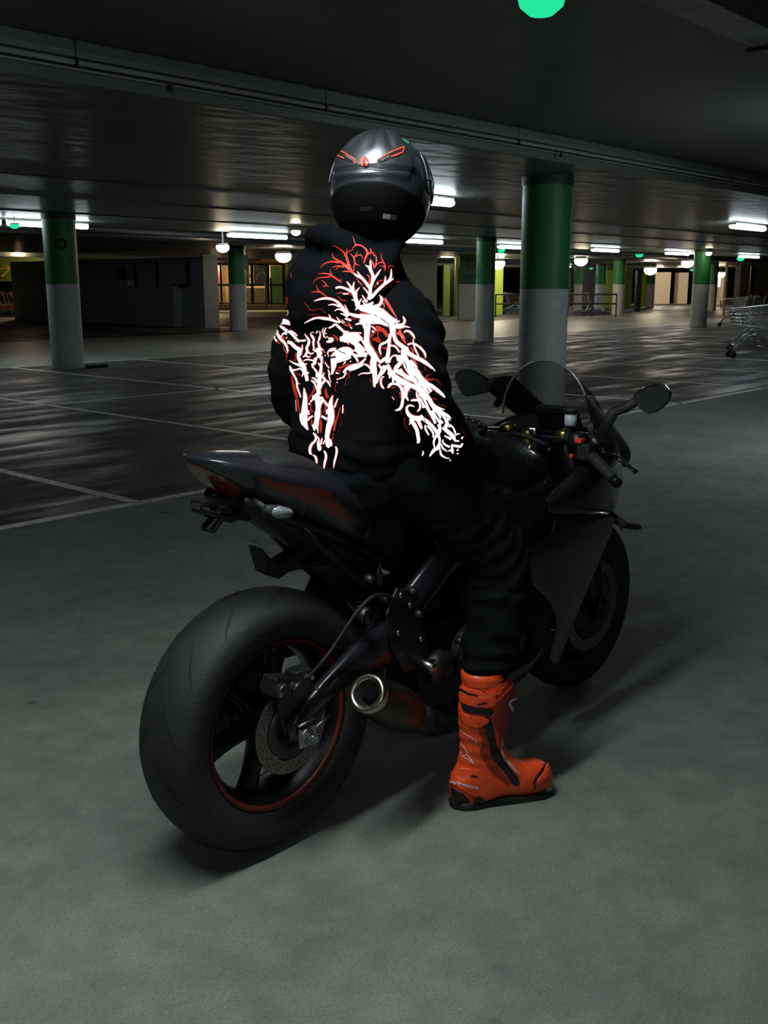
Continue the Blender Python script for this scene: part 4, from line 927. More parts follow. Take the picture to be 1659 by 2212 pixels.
def PP(name, bm, m, parent=None, smooth=True, bev=0, sub=0, sol=0, shift=True):
    if shift: bmesh.ops.translate(bm, vec=-OFF, verts=bm.verts)
    o = new_obj(name, bm, m, parent or person, smooth)
    if bev: mod_bevel(o, bev)
    if sol: mod_solid(o, sol)
    if sub: mod_sub(o, sub)
    return o
def ring_sec(c, rx, ry, n=28, p=2.3, ax=(1, 0, 0), ay=(0, 1, 0)):
    c = Vector(c); ax = Vector(ax); ay = Vector(ay); o = []
    for j in range(n):
        a = 2*PI*j/n; ca, sa = math.cos(a), math.sin(a)
        o.append(c+ax*rx*math.copysign(abs(ca)**(2/p), ca)+ay*ry*math.copysign(abs(sa)**(2/p), sa))
    return o
def limb(bm, pts, rad, n=20, sq=None):
    """tapered limb: smooth path with smooth radii"""
    P4 = spline([list(p)+[r] for p, r in zip(pts, rad)], 6); tube(bm, [p[:3] for p in P4], [float(p[3]) for p in P4], n, squash=sq)
    for q, r in ((P4[0], P4[0][3]), (P4[-1], P4[-1][3])): bmesh.ops.create_uvsphere(bm, u_segments=14, v_segments=8, radius=float(r)*.98, matrix=Matrix.Translation(Vector(q[:3])))
def organic(name, bm, m, vox=.010, it=10, fn=None, parent=None, fac=.5):
    """fuse overlapping closed shapes into one continuous skin"""
    o = new_obj(name, bm, m, None, True)
    r = o.modifiers.new('r', 'REMESH'); r.mode = 'VOXEL'; r.voxel_size = vox; r.use_smooth_shade = True
    if it: s = o.modifiers.new('s', 'SMOOTH'); s.factor = fac; s.iterations = it
    realize(o); me = o.data
    if fn:
        me.update(); ns = [v.normal.copy() for v in me.vertices]
        for v, nn in zip(me.vertices, ns): v.co = v.co+nn*fn(v.co)
        me.update()
    bv = BVHTree.FromPolygons([v.co.copy() for v in me.vertices], [list(p.vertices) for p in me.polygons])
    for v in me.vertices: v.co = v.co-OFF
    for p in me.polygons: p.use_smooth = True
    me.materials.clear(); me.materials.append(m)
    o.parent = parent or person; return o, bv
def fold(co, sc, amp, st=(1, 1, 1)):
    n = noise.noise(Vector((co.x*sc*st[0], co.y*sc*st[1], co.z*sc*st[2]))); return amp*(1-abs(n)*2.6)
# ---- body under the clothes: one continuous skin
bm = bmesh.new()
for s in (-1, 1):
    limb(bm, [(.31, s*.08, .93), (.44, s*.195, .83), (.555, s*.283, .63), (.53, s*.288, .46), (.505, s*.285, .36), (.49, s*.28, .10)], [.07, .066, .048, .045, .042, .032])
    limb(bm, [(.49, s*.28, .07), (.60, s*.34, .04)], [.035, .03])
    limb(bm, [(.32, s*.13, 1.30), (.29, s*.235, 1.11), (.46, s*.20, .985)], [.05, .038, .028])
    limb(bm, [(.46, s*.20, .985), (.50, s*.178, .997), (.56, s*.16, 1.0)], [.022, .014, .012])
    for k in range(4): limb(bm, [(.53, s*(.135+.014*k), 1.003), (.58-.004*k*k, s*(.135+.013*k), 1.003)], [.006, .005], 8)
    limb(bm, [(.52, s*.15, .997), (.545, s*.135, .992)], [.007, .006], 8)
limb(bm, [(.31, 0, .95), (.32, 0, 1.15), (.32, 0, 1.33)], [.11, .105, .12])
limb(bm, [(.32, 0, 1.35), (.35, 0, 1.45), (.37, -.01, 1.50)], [.07, .055, .055])
bmesh.ops.create_uvsphere(bm, u_segments=20, v_segments=14, radius=.085, matrix=Matrix.Translation((.375, -.01, 1.60)) @ Matrix.Diagonal((1.05, .9, 1.2, 1)))
body, _ = organic('body', bm, mat('skin', (.36, .20, .14), .6, var=.05), .012, 6)
# ---- hoodie
bm = bmesh.new(); secs = []
for (z, cx, rx, ry) in ((.885, .315, .125, .165), (.93, .315, .145, .190), (.975, .312, .148, .195), (1.03, .318, .145, .185), (1.12, .322, .143, .185), (1.21, .322, .145, .190), (1.29, .320, .140, .198), (1.335, .318, .125, .188), (1.375, .320, .105, .155), (1.42, .33, .090, .11), (1.455, .345, .075, .09)):
    secs.append(ring_sec((cx, 0, z), rx, ry, 36, 2.35))
loft(bm, secs)
limb(bm, [(.315, -.145, 1.315), (.300, -.192, 1.26), (.275, -.235, 1.17), (.285, -.262, 1.085), (.36, -.250, 1.02), (.44, -.212, .985), (.475, -.195, .978)], [.076, .083, .076, .070, .064, .056, .046], 26)
limb(bm, [(.315, .135, 1.295), (.300, .170, 1.24), (.285, .200, 1.16), (.305, .222, 1.085), (.36, .225, 1.02), (.44, .205, .985), (.475, .188, .978)], [.070, .078, .072, .066, .062, .054, .046], 26)
def hood_fn(co):
    a = fold(co, 9, .006, (1, 1, .7))+fold(co, 22, .0022)
    if abs(co.y) > .22: a += .004*math.sin(co.z*85+co.x*40+co.y*30)
    if co.z < 1.02: a += .003*math.sin(co.z*130+math.sin(co.y*30)*1.5)
    return a-.004
hoodie, bv_h = organic('hoodie', bm, M_hood, .009, 8, hood_fn)
# fallen hood: a thick bag behind the neck
bm = bmesh.new(); secs = []
for (t, cx, cy, cz, rx, ry) in ((0, .350, .010, 1.490, .085, .105), (.1, .325, .012, 1.492, .110, .132), (.25, .290, .006, 1.458, .115, .158), (.42, .262, .002, 1.415, .100, .165), (.6, .240, .000, 1.362, .085, .160), (.78, .226, .012, 1.305, .064, .125), (.92, .222, .012, 1.262, .040, .085), (1., .222, .010, 1.245, .018, .04)):
    secs.append(ring_sec((cx, cy, cz), rx, ry, 30, 2.1, (.93, 0, .36) if t < .5 else (.98, 0, .1), (0, 1, -.0)))
loft(bm, secs)
limb(bm, [(.31, .130, 1.470), (.26, .085, 1.500), (.235, 0, 1.490), (.255, -.07, 1.462), (.30, -.105, 1.440), (.34, -.10, 1.42)], [.028, .028, .028, .028, .026, .022], 16)
hood, bv_d = organic('hood', bm, M_hood, .008, 7, lambda co: fold(co, 8, .005)+fold(co, 20, .0018)-.002, hoodie)
# cuffs and hem
for s in (-1, 1):
    bm = bmesh.new(); limb(bm, [(.462, s*.200, .981), (.492, s*.188, .979)], [.047, .040], 20); PP('cuff', bm, M_hood, hoodie)
bm = bmesh.new()
loft(bm, [ring_sec((.315, 0, z), rx, ry, 40, 2.35) for (z, rx, ry) in ((.872, .118, .158), (.876, .128, .170), (.905, .136, .178), (.91, .130, .172))]); PP('hem_band', bm, M_hood, hoodie)
# ---- trousers
bm = bmesh.new()
loft(bm, [ring_sec((cx, 0, z), rx, ry, 30, 2.4) for (z, cx, rx, ry) in ((.80, .35, .09, .10), (.84, .32, .14, .165), (.90, .31, .145, .175), (.97, .315, .13, .165), (1.0, .315, .11, .14))])
for s in (-1, 1):
    limb(bm, [(.32, s*.09, .92), (.40, s*.165, .875), (.49, s*.225, .785), (.552, s*.272, .69), (.565, s*.290, .615), (.548, s*.293, .53), (.525, s*.290, .44), (.505, s*.288, .385)], [.100, .100, .094, .082, .077, .074, .074, .070], 28)
def jean_fn(co):
    a = fold(co, 12, .005)
    if co.z < .62: a += .0045*math.sin(co.z*105+co.x*22+2*math.sin(co.y*18+co.z*30))
    if .55 < co.z < .80: a += .003*math.sin((co.x-co.z)*110+co.y*20)
    return a
trous, bv_t = organic('trousers', bm, M_jean, .009, 5, jean_fn)
# ---- boots
def boot(sg):
    ang = math.radians(-30)*(-sg)   # sg=-1 right foot, +1 left foot
    O = Vector((.475, sg*.29, 0)); f = Vector((math.cos(ang), math.sin(ang), 0)); w = Vector((f.y, -f.x, 0))
    def L(u, v, z): return O+f*u+w*v+Vector((0, 0, z))
    root = empty('boot_group'); bpy.data.objects.remove(root)
    bm = bmesh.new(); secs = []
    for (z, u0, u1, hw) in ((.018, -.072, .07, .040), (.05, -.079, .10, .043), (.09, -.074, .11, .042), (.13, -.056, .095, .040), (.17, -.050, .072, .040), (.23, -.055, .080, .046), (.28, -.058, .098, .052), (.33, -.052, .098, .054), (.368, -.040, .076, .052)):
        secs.append([L((u0+u1)/2+(u1-u0)/2*math.cos(a), hw*math.sin(a), z) for a in [2*PI*j/28 for j in range(28)]])
    loft(bm, secs); secs = []
    for (u, z0, z1, hw) in ((-.075, .03, .07, .022), (-.066, .010, .095, .038), (-.02, .008, .13, .042), (.04, .010, .150, .041), (.085, .010, .135, .043), (.125, .010, .108, .047), (.160, .010, .104, .048), (.190, .012, .098, .042), (.212, .020, .082, .028), (.220, .044, .070, .014)):
        secs.append([L(u, hw*math.copysign(abs(math.cos(a))**.8, math.cos(a)), (z0+z1)/2+(z1-z0)/2*math.copysign(abs(math.sin(a))**.8, math.sin(a))) for a in [2*PI*j/24 for j in range(24)]])
    loft(bm, secs)
    def fn(co):
        z = co.z; a = 0.
        if .12 < z < .25: a += .0016*math.sin(z*190+co.x*60)
        return a
    o, bv = organic('boot', bm, M_boot, .006, 5, fn)
    # sole with heel block
    bm = bmesh.new(); n = 22; pts = []
    sil = [(-.078, .0), (-.074, .018), (-.05, .034), (-.02, .038), (.03, .034), (.08, .036), (.13, .038), (.18, .037), (.212, .026), (.224, .0), (.205, -.024), (.17, -.033), (.12, -.034), (.07, -.030), (.02, -.030), (-.03, -.032), (-.06, -.026), (-.074, -.014)]
    zb = lambda u: .0 if u < .0 else (.006 if u < .07 else .0)
    loft(bm, [[L(u*1.0, v*1.12*(-sg), 0.001 if not (.0 < u < .07) else .008) for (u, v) in sil], [L(u*1.02, v*1.18*(-sg), .010) for (u, v) in sil], [L(u*1.0, v*1.10*(-sg), .016 if u > .1 else .022) for (u, v) in sil]])
    PP('sole', bm, M_bootb, o, True)
    bm = bmesh.new(); loft(bm, [ring_sec(L(.012, 0, z), a, b, 26, 2.2, f, w) for (z, a, b) in ((.352, .058, .053), (.368, .060, .055), (.385, .058, .054), (.384, .054, .050), (.36, .05, .047))], caps=False)
    PP('ankle_collar', bm, M_boot, o)
    return o, bv, L
bootR, bv_b, LR = boot(-1)
bootL, bv_bl, LL = boot(1)
bootR['label'] = 'orange red riding boot on the right foot'
# ---- ray-cast decals: patches that lie on the surface they are printed or sewn on
CL = bl(CP)
def hit(x, y, bvs):
    d = ray(x, y); dl = Vector((d.dot(DX), d.dot(DY), d.z)); best = None
    for b in bvs:
        h = b.ray_cast(CL, dl)
        if h[0] is not None and (best is None or h[3] < best[3]): best = h
    if best is None: return None
    n = best[1]
    if n.dot(dl) > 0: n = -n
    return best[0], n, best[3]
def cast_faces(bm, P2, faces, bvs, off, jump=.035):
    H = [hit(x, y, bvs) for (x, y) in P2]; V = [bm.verts.new(h[0]+h[1]*off) if h else None for h in H]
    for f in faces:
        if any(V[i] is None for i in f): continue
        ds = [H[i][2] for i in f]
        if max(ds)-min(ds) > jump: continue
        try: bm.faces.new([V[i] for i in f])
        except ValueError: pass
def ribbon(bm, pts, bvs, off=.0025, wmul=1., step=3., jump=.035):
    """pts [(x, y, w)]: a tapering stroke, w = full width in photo pixels"""
    S_ = spline(pts, 8); out = [S_[0]]
    for q in S_[1:]:
        if np.hypot(q[0]-out[-1][0], q[1]-out[-1][1]) > step*.7: out.append(q)
    if len(out) < 2: out.append(S_[-1])
    out[-1] = S_[-1]; k = len(out); P2 = []; nc = 3
    if max(p[2] for p in out) > 9: nc = 5
    for i, q in enumerate(out):
        a = out[max(0, i-1)]; b = out[min(k-1, i+1)]; t = np.array([b[0]-a[0], b[1]-a[1]]); t = t/(np.linalg.norm(t)+1e-6); n = np.array([-t[1], t[0]])
        w = max(.5, q[2]*wmul)
        for j in range(nc):
            s_ = (j/(nc-1.)-.5)*w; P2.append((q[0]+n[0]*s_, q[1]+n[1]*s_))
    F_ = []
    for i in range(k-1):
        for j in range(nc-1): a = i*nc+j; F_.append((a, a+1, a+nc+1, a+nc))
    cast_faces(bm, P2, F_, bvs, off, jump)
from mathutils.geometry import delaunay_2d_cdt
def patch(bm, poly, bvs, off=.0025, g=4., smooth=True, jump=.035):
    """filled shape traced in photo pixels"""
    pl = [tuple(p) for p in (spline(list(poly)+[poly[0]], 3)[:-1] if smooth else poly)]
    if not smooth:
        q_ = []
        for i in range(len(pl)):
            a, b = np.array(pl[i]), np.array(pl[(i+1) % len(pl)]); k = max(1, int(np.linalg.norm(b-a)/g))
            q_ += [tuple(a+(b-a)*t/k) for t in range(k)]
        pl = q_
    xs = [p[0] for p in pl]; ys = [p[1] for p in pl]; V2 = [Vector(p) for p in pl]; n = len(V2)
    y = min(ys)
    while y < max(ys):
        x = min(xs)
        while x < max(xs): V2.append(Vector((x+.01, y+.013))); x += g
        y += g
    r_ = delaunay_2d_cdt(V2, [], [list(range(n))], 1, 1e-4)
    cast_faces(bm, [tuple(v) for v in r_[0]], [tuple(f) for f in r_[2]], bvs, off, jump)
# boot overlays
BB_ = [bv_b]
def bpatch(name, poly, m, off=.002, sol=0, parent=None, smooth=True):
    bm = bmesh.new(); patch(bm, poly, BB_, off, 3., smooth); return PP(name, bm, m, parent or bootR, sol=sol)
def bstroke(name, strokes, m, off=.003, parent=None):
    bm = bmesh.new()
    for s_ in strokes: ribbon(bm, s_, BB_, off)
    return PP(name, bm, m, parent or bootR)
bpatch('shin_flex_panel', [(1043, 1556), (1050, 1548), (1058, 1549), (1066, 1570), (1070, 1600), (1078, 1622), (1088, 1642), (1104, 1662), (1118, 1678), (1122, 1692), (1117, 1697), (1107, 1694), (1092, 1672), (1074, 1652), (1060, 1632), (1056, 1608), (1048, 1580)], M_bootb)
bpatch('dark_mesh_panel', [(1033, 1568), (1044, 1564), (1053, 1600), (1056, 1622), (1070, 1650), (1088, 1672), (1102, 1690), (1092, 1692), (1066, 1672), (1044, 1642), (1036, 1622), (1042, 1600), (1034, 1580)], M_bootd, .0016)
bpatch('calf_strap_gap', [(998, 1519), (1012, 1524), (1034, 1528), (1056, 1530), (1064, 1536), (1060, 1546), (1040, 1544), (1018, 1541), (1002, 1535)], M_bootb, .0028)
b1 = bpatch('calf_strap', [(993, 1491), (1010, 1499), (1040, 1504), (1066, 1503), (1071, 1512), (1062, 1526), (1036, 1527), (1010, 1521), (996, 1512)], M_boot, .004, .004)
bpatch('calf_strap', [(994, 1478), (1012, 1487), (1042, 1493), (1074, 1493), (1072, 1502), (1042, 1504), (1012, 1498), (993, 1490)], M_boot, .003, .003)
bpatch('strap_slot', [(1029, 1519), (1040, 1515), (1052, 1515), (1050, 1518), (1040, 1519.5), (1032, 1521)], M_bootb, .009)
bpatch('strap_vent', [(997, 1486), (1012, 1494), (1030, 1499), (1034, 1503), (1018, 1500), (1002, 1494)], M_bootb, .0075)
bpatch('lower_calf_pad', [(997, 1537), (1016, 1545), (1040, 1549), (1056, 1554), (1046, 1566), (1034, 1571), (1014, 1568), (998, 1556)], M_boot, .003, .003)
bpatch('shin_guard', [(1097, 1463), (1104, 1484), (1112, 1502), (1114, 1516), (1108, 1540), (1100, 1562), (1092, 1582), (1089, 1594), (1078, 1592), (1068, 1562), (1064, 1540), (1066, 1522), (1074, 1504), (1084, 1484)], M_bootd, .005, .004)
bstroke('shin_guard_edge', [[(1072, 1512, 3), (1084, 1498, 4), (1098, 1484, 4), (1102, 1476, 2)]], M_boot, .009)
bstroke('white_hook_mark', [[(1111, 1517, 3), (1112, 1511, 5), (1104, 1509, 5.5), (1097, 1513, 5.5), (1096, 1521, 5.5), (1102, 1530, 5), (1104, 1539, 4), (1102, 1548, 2)]], M_bootw, .0095)
bpatch('heel_cup', [(977, 1668), (990, 1659), (1012, 1660), (1040, 1663), (1054, 1676), (1076, 1686), (1092, 1697), (1086, 1712), (1058, 1722), (1030, 1722), (1010, 1712), (990, 1700), (976, 1690)], M_boot, .003, .003)
bpatch('heel_slot', [(1015, 1675), (1023, 1672.5), (1032, 1677), (1025, 1678), (1018, 1676.5)], M_bootb, .0068)
bpatch('heel_block', [(976, 1698), (986, 1706), (1000, 1714), (1010, 1724), (1012, 1734), (996, 1735), (984, 1728), (978, 1714)], M_bootb, .002, .003)
bpatch('heel_block', [(1024, 1722), (1034, 1718), (1044, 1724), (1044, 1731), (1024, 1732)], M_bootb, .0065, .002)
bpatch('toe_slider', [(1160, 1694), (1158, 1686), (1166, 1676), (1174, 1664), (1180, 1650), (1183, 1660), (1182, 1674), (1174, 1684)], M_boot, .005, .004)
bstroke('toe_seam', [[(1156, 1704, 4), (1153, 1690, 5), (1162, 1674, 5), (1172, 1660, 4), (1178, 1646, 3)]], M_bootb, .0035)
bstroke('shin_piping', [[(1080, 1593, 4), (1083, 1606, 3), (1081, 1618, 3), (1088, 1636, 5), (1100, 1650, 5), (1112, 1664, 4), (1122, 1673, 2)]], mat('grey_boot_piping', (.42, .34, .33), .5), .0045)
bstroke('boot_line_mark', [[(994, 1574, 1), (1004, 1584, 1.6), (1018, 1592, 1.6), (1029, 1600, 1)], [(1029, 1600, 1), (1026, 1610, 1)],
    [(995, 1603, 1), (1004, 1614, 1.5), (1010, 1626, 1.6), (1000, 1634, 1.4)], [(1000, 1634, 1.2), (997, 1622, 1.2)], [(1010, 1628, 1.6), (1018, 1640, 2.4), (1023, 1649, 1.2)], [(1023, 1649, 1.2), (1012, 1640, 1.5), (1002, 1635, 1.2)], [(1012, 1626, 1.5), (1014, 1623, 1.2)]], M_bootw, .0035)
bpatch('toe_vent', [(1122, 1628), (1134, 1630), (1142, 1626), (1144, 1634), (1134, 1638), (1124, 1635)], M_bootb, .002)
# lettering band on the heel
tb = text_bm('alpinestars', 1., True, 0.); mnx = min(v.co.x for v in tb.verts); mxx = max(v.co.x for v in tb.verts)
bmesh.ops.triangulate(tb, faces=tb.faces)
bm = bmesh.new(); P2 = []
for v in tb.verts:
    t = (v.co.x-mnx)/(mxx-mnx); P2.append((976+55*t, 1684+16*t-3.5*t*t+3-(v.co.y)*9.0))
tb.verts.ensure_lookup_table(); cast_faces(bm, P2, [tuple(v.index for v in f.verts) for f in tb.faces], BB_, .0075); tb.free(); PP('heel_lettering', bm, M_bootw, bootR, False)
# collar lip
# ---- gloves: palm and five fingers each
def glove(Wp, F, Nn, side, nm='glove'):
    F = F.normalized(); Nn = (Nn-F*Nn.dot(F)).normalized(); S_ = F.cross(Nn)*side   # S_ points to the thumb
    def L(a, b, c): return Wp+F*a+S_*b+Nn*c
    bm = bmesh.new()
    loft(bm, [[L(a, hw*math.cos(q), c+th*math.sin(q)) for q in [2*PI*j/16 for j in range(16)]] for (a, hw, th, c) in ((-.02, .03, .024, 0), (.01, .033, .022, 0), (.05, .042, .018, .002), (.085, .043, .016, .002), (.10, .038, .012, 0))])
    for k, (b, l) in enumerate(((.031, .075), (.010, .084), (-.012, .078), (-.032, .062))):
        r = .0108-.0006*k; a0 = .088-.004*abs(k-1); limb(bm, [L(a0, b, .002), L(a0+l*.45, b*1.05, .004), L(a0+l*.78, b*1.06, -.014), L(a0+l*.86, b*1.06, -.034)], [r, r*.97, r*.9, r*.8], 12)
    limb(bm, [L(.012, .026, -.004), (L(.045, .055, -.010)), L(.075, .064, -.018), L(.098, .060, -.026)], [.014, .013, .011, .009], 12)
    def fn(co): return fold(co, 60, .0012)
    o, _b = organic(nm, bm, M_glove, .0042, 3, fn)
    bm = bmesh.new(); loft(bm, [[L(a, hw*math.cos(q), th*math.sin(q)) for q in [2*PI*j/20 for j in range(20)]] for (a, hw, th) in ((-.05, .034, .032), (-.045, .038, .036), (-.01, .037, .030), (-.005, .033, .026))]); PP('glove_cuff', bm, M_glove, o)
    for k, b in enumerate((.029, .010, -.010, -.029)):
        bm = bmesh.new(); bmesh.ops.create_uvsphere(bm, u_segments=12, v_segments=8, radius=.011, matrix=Matrix.Translation(L(.085, b, .017)) @ Matrix.Diagonal((1, 1, .7, 1))); PP('knuckle_guard', bm, mat('glossy_knuckle', (.02, .02, .022), .25), o)
    return o
glove(Vector((.505, -.178, 1.000)), Vector((1, .35, .12)), Vector((-.1, -.45, 1)), 1)
glove(Vector((.50, .170, .995)), Vector((1, -.35, .05)), Vector((0, .4, 1)), -1)
# ================================================================= HELMET
HCN = Vector((.352, -.050, 1.605)); HY = math.radians(29)
hf = Vector((math.cos(HY), math.sin(HY), 0)); hl = Vector((-math.sin(HY), math.cos(HY), 0)); hu = Vector((0, 0, 1))
hf = (hf-hu*.06).normalized(); hu = hf.cross(hl)
def HS(az, el, off=0.):
    """point on the helmet: az 0 = front, 180 = back; el elevation in degrees"""
    a, e = math.radians(az), math.radians(el); ce = math.cos(e)
    x, y, z = math.cos(a)*ce, math.sin(a)*ce, math.sin(e)
    rx = .158 if x > 0 else .142; rx *= 1+(.10*max(0, -z) if x > 0 else 0)
    ry = .1215; rz = .133 if z > 0 else .146
    p = Vector((x*rx, y*ry, z*rz)); k = 1.
    if z < -.55: k = 1-.18*(-z-.55)/.45
    p.x *= k; p.y *= k; p.z = max(p.z, -.140)
    n = Vector((x/rx, y/ry, z/rz)).normalized()
    p += n*off
    return HCN+hf*p.x+hl*p.y+hu*p.z
helm = empty('helmet'); bpy.data.objects.remove(helm)
bm = bmesh.new(); NA, NE = 128, 72; grid = []
def hdisp(az, el):
    b = 180-abs((az % 360)-180) if False else abs(((az % 360)+360) % 360-180)   # degrees away from the back
    d = 0.
    if b < 62 and 12 < el < 78:                     # raised rear wing with long grooves
        e_ = min(1, (62-b)/10., (el-12)/2.2); d += .0085*e_
        if el > 30: d -= .0038*max(0, math.cos(math.radians((az-180)*13)))*min(1, (el-30)/10.)
    if b < 50 and 3 < el <= 12: d += .0030*(1+math.sin(el*2.0))
    return d
for i in range(NE+1):
    el = -88+176.*i/NE; grid.append([bm.verts.new(HS(360.*j/NA, el, hdisp(360.*j/NA, el))) for j in range(NA)])
for i in range(NE):
    for j in range(NA): bm.faces.new((grid[i][j], grid[i][(j+1) % NA], grid[i+1][(j+1) % NA], grid[i+1][j]))
bm.faces.new(grid[0][::-1]); bm.faces.new(grid[-1])
me_t = bpy.data.meshes.new('t'); bm.to_mesh(me_t)
bv_s = BVHTree.FromPolygons([v.co.copy() for v in me_t.vertices], [list(p.vertices) for p in me_t.polygons]); bpy.data.meshes.remove(me_t)
helm = PP('helmet', bm, M_shell); HB = [bv_s]
def surf(name, az0, az1, e0, e1, off, m, na=40, ne=24, shape=None, sol=.002, parent=None):
    bm = bmesh.new(); G_ = []
    for i in range(ne+1):
        r_ = []
        for j in range(na+1):
            u, v = j/float(na), i/float(ne); a = az0+(az1-az0)*u; e = e0+(e1-e0)*v
            if shape: a, e = shape(u, v, a, e)
            r_.append(bm.verts.new(HS(a, e, off)))
        G_.append(r_)
    for i in range(ne):
        for j in range(na): bm.faces.new((G_[i][j], G_[i][j+1], G_[i+1][j+1], G_[i+1][j]))
    return PP(name, bm, m, parent or helm, sol=sol)
# dark lower rear part with an arched top edge, wrapping round the sides
surf('lower_rear_panel', 92, 268, -70, 3, .0042, M_shellm, 60, 26, lambda u, v, a, e: (a, -70+(70+0-26*abs(2*u-1)**2.2)*v))
surf('neck_roll', 60, 300, -74, -56, .006, M_shellm, 50, 8, None, .004)
surf('visor', -78, 78, -14, 34, .005, mat('dark_visor', (.01, .01, .012), .08, .4, coat=1.), 40, 16, lambda u, v, a, e: (a, -14*(1-.4*abs(2*u-1))+(48*(1-.4*abs(2*u-1)))*v))
for s in (-1, 1):
    bm = bmesh.new(); q = HS(s*88, 4, .004); n = hl*s
    ring(bm, q, n, [(.001, -.012), (.024, -.012), (.024, -.001), (.018, .003), (.001, .003)], 24); PP('visor_pivot', bm, M_shell, helm)
    surf('side_vent', s*98-6, s*98+6, 6, 34, .006, M_shell, 8, 12, None, .004)
bm = bmesh.new(); bmesh.ops.create_uvsphere(bm, u_segments=16, v_segments=10, radius=.05, matrix=Matrix.Translation(HS(0, -62, -.02)) @ Matrix.Diagonal((.6, 1, .35, 1))); PP('chin_curtain', bm, M_shellm, helm)
def hstroke(name, strokes, m, off=.002, parent=None, smooth=True):
    bm = bmesh.new()
    for s_ in strokes: ribbon(bm, s_, HB, off, step=2.)
    return PP(name, bm, m, parent or helm)
def hpatch(name, poly, m, off=.002, sol=0, parent=None, bvs=None):
    bm = bmesh.new(); patch(bm, poly, bvs or HB, off, 2.5, False); return PP(name, bm, m, parent or helm, sol=sol)
M_vred = mat('coral_red_trim', (.85, .10, .055), .4); M_hole = mat('vent_black', (.005, .005, .005), .7)
hv = hpatch('rear_vent', [(730, 323), (768, 345), (769, 354), (745, 344), (731, 338)], M_hole, .0015)
hpatch('vent_insert', [(745, 337), (750, 336), (766, 346), (766, 350)], mat('grey_vent_insert', (.14, .14, .145), .5), .0025, 0, hv)
hstroke('vent_trim', [[(729, 324, 2.6), (733, 323, 2.6)], [(731, 323, 2.6), (750, 334, 2.6), (768, 345, 2.6)], [(768, 344, 2.6), (769.5, 353, 2.6)], [(769, 354, 2.2), (764, 350, 2.2)], [(730, 324, 2.2), (731, 337, 2.2)], [(731, 337, 2.4), (745, 343, 3)]], M_vred, .003, hv)
hv2 = hpatch('rear_vent', [(815, 345), (871, 318), (866, 332), (844, 339), (836, 347), (819, 352)], M_hole, .0015)
hpatch('vent_insert', [(820, 346), (842, 335), (840, 340), (824, 348)], MATS['grey_vent_insert'], .0025, 0, hv2)
hstroke('vent_trim', [[(815, 346, 2.8), (842, 331, 2.8), (872, 318, 2.8)], [(872, 318, 2.6), (870, 327, 2.4), (866, 333, 2.4)], [(815, 345, 2.6), (815, 350, 2.2)], [(844, 339.5, 3), (855, 336, 3.4), (866, 331, 3)]], M_vred, .003, hv2)
hl_ = hpatch('round_badge', [(788+10*math.cos(a)*1.05, 349+9.5*math.sin(a)) for a in np.linspace(0, 2*PI, 19)[:-1]], M_vred, .0025)
hstroke('badge_mark', [[(787, 346, 2.2), (787, 358, 2.2)], [(790, 341, 2), (790, 346, 2)], [(793, 345, 1.6), (796, 350, 1.6)]], M_hole, .0035, hl_)
hstroke('green_mark', [[(868, 301.5, 3), (875, 305, 4.5), (882, 310, 4.5)]], mat('green_helmet_mark', (.04, .42, .16), .4), .002)
hstroke('shell_groove', [[(762, 364, .8), (790, 366, 1.2), (830, 369, 1.2), (860, 366, .8)]], M_hole, .001)
tb = text_bm('DOT', 1., False, 0.); bmesh.ops.triangulate(tb, faces=tb.faces); bm = bmesh.new(); xs = [v.co.x for v in tb.verts]; cx_ = (min(xs)+max(xs))/2; sc_ = 24./(max(xs)-min(xs))
P2 = [(793+(v.co.x-cx_)*sc_, 450-v.co.y*sc_) for v in tb.verts]; cast_faces(bm, P2, [tuple(v.index for v in f.verts) for f in tb.faces], HB, .0072); tb.free(); PP('dot_lettering', bm, mat('dim_grey_lettering', (.06, .06, .06), .5), helm, False)
hpatch('white_sticker', [(827, 459), (843, 461), (841.5, 471), (826, 469)], mat('pale_sticker', (.40, .40, .38), .5), .0072)
hpatch('grey_sticker', [(845, 461), (855, 463), (853, 473.5), (843.5, 471.5)], mat('speckled_sticker', (.10, .10, .10), .5, var=.8, vscale=300), .0072)

# ================================================================= MARKS ON THE MOTORCYCLE
def bvh_of(*objs):
    out = []
    dg = bpy.context.evaluated_depsgraph_get(); dg.update()
    for o in objs:
        me = bpy.data.meshes.new_from_object(o.evaluated_get(dg)); out.append(BVHTree.FromPolygons([v.co.copy() for v in me.vertices], [list(p.vertices) for p in me.polygons])); bpy.data.meshes.remove(me)
    return out
TB = bvh_of(tail)
bm = bmesh.new(); patch(bm, [(556, 1030), (600, 1040), (650, 1050), (690, 1056), (716, 1064), (726, 1080), (745, 1100), (764, 1124), (745, 1121), (718, 1112), (692, 1096), (660, 1082), (625, 1068), (590, 1056), (566, 1044)], TB, .0015, 4., False); P('red_tail_stripe', bm, M_redp, tail)
bm = bmesh.new(); patch(bm, [(404, 996), (418, 1002), (440, 1010), (470, 1024), (505, 1040), (520, 1058), (505, 1085), (485, 1082), (455, 1060), (425, 1032), (408, 1010)], TB, .0015, 4., False); P('tail_light', bm, mat('dark_red_lens', (.16, .008, .008), .12, coat=1.), tail)
bm = bmesh.new(); ribbon(bm, [(742, 1088, 3), (765, 1093, 5), (795, 1102, 4), (822, 1112, 1)], TB+bvh_of(*[c for c in bike.children if c.name.startswith(('frame_spar', 'rider_seat', 'undertail'))]), .002); 
P('seat_side_edge', bm, M_bodyg)
CB = bvh_of(cowlR)
bm = bmesh.new(); tb = text_bm('R', 1., True, 0.); bmesh.ops.triangulate(tb, faces=tb.faces)
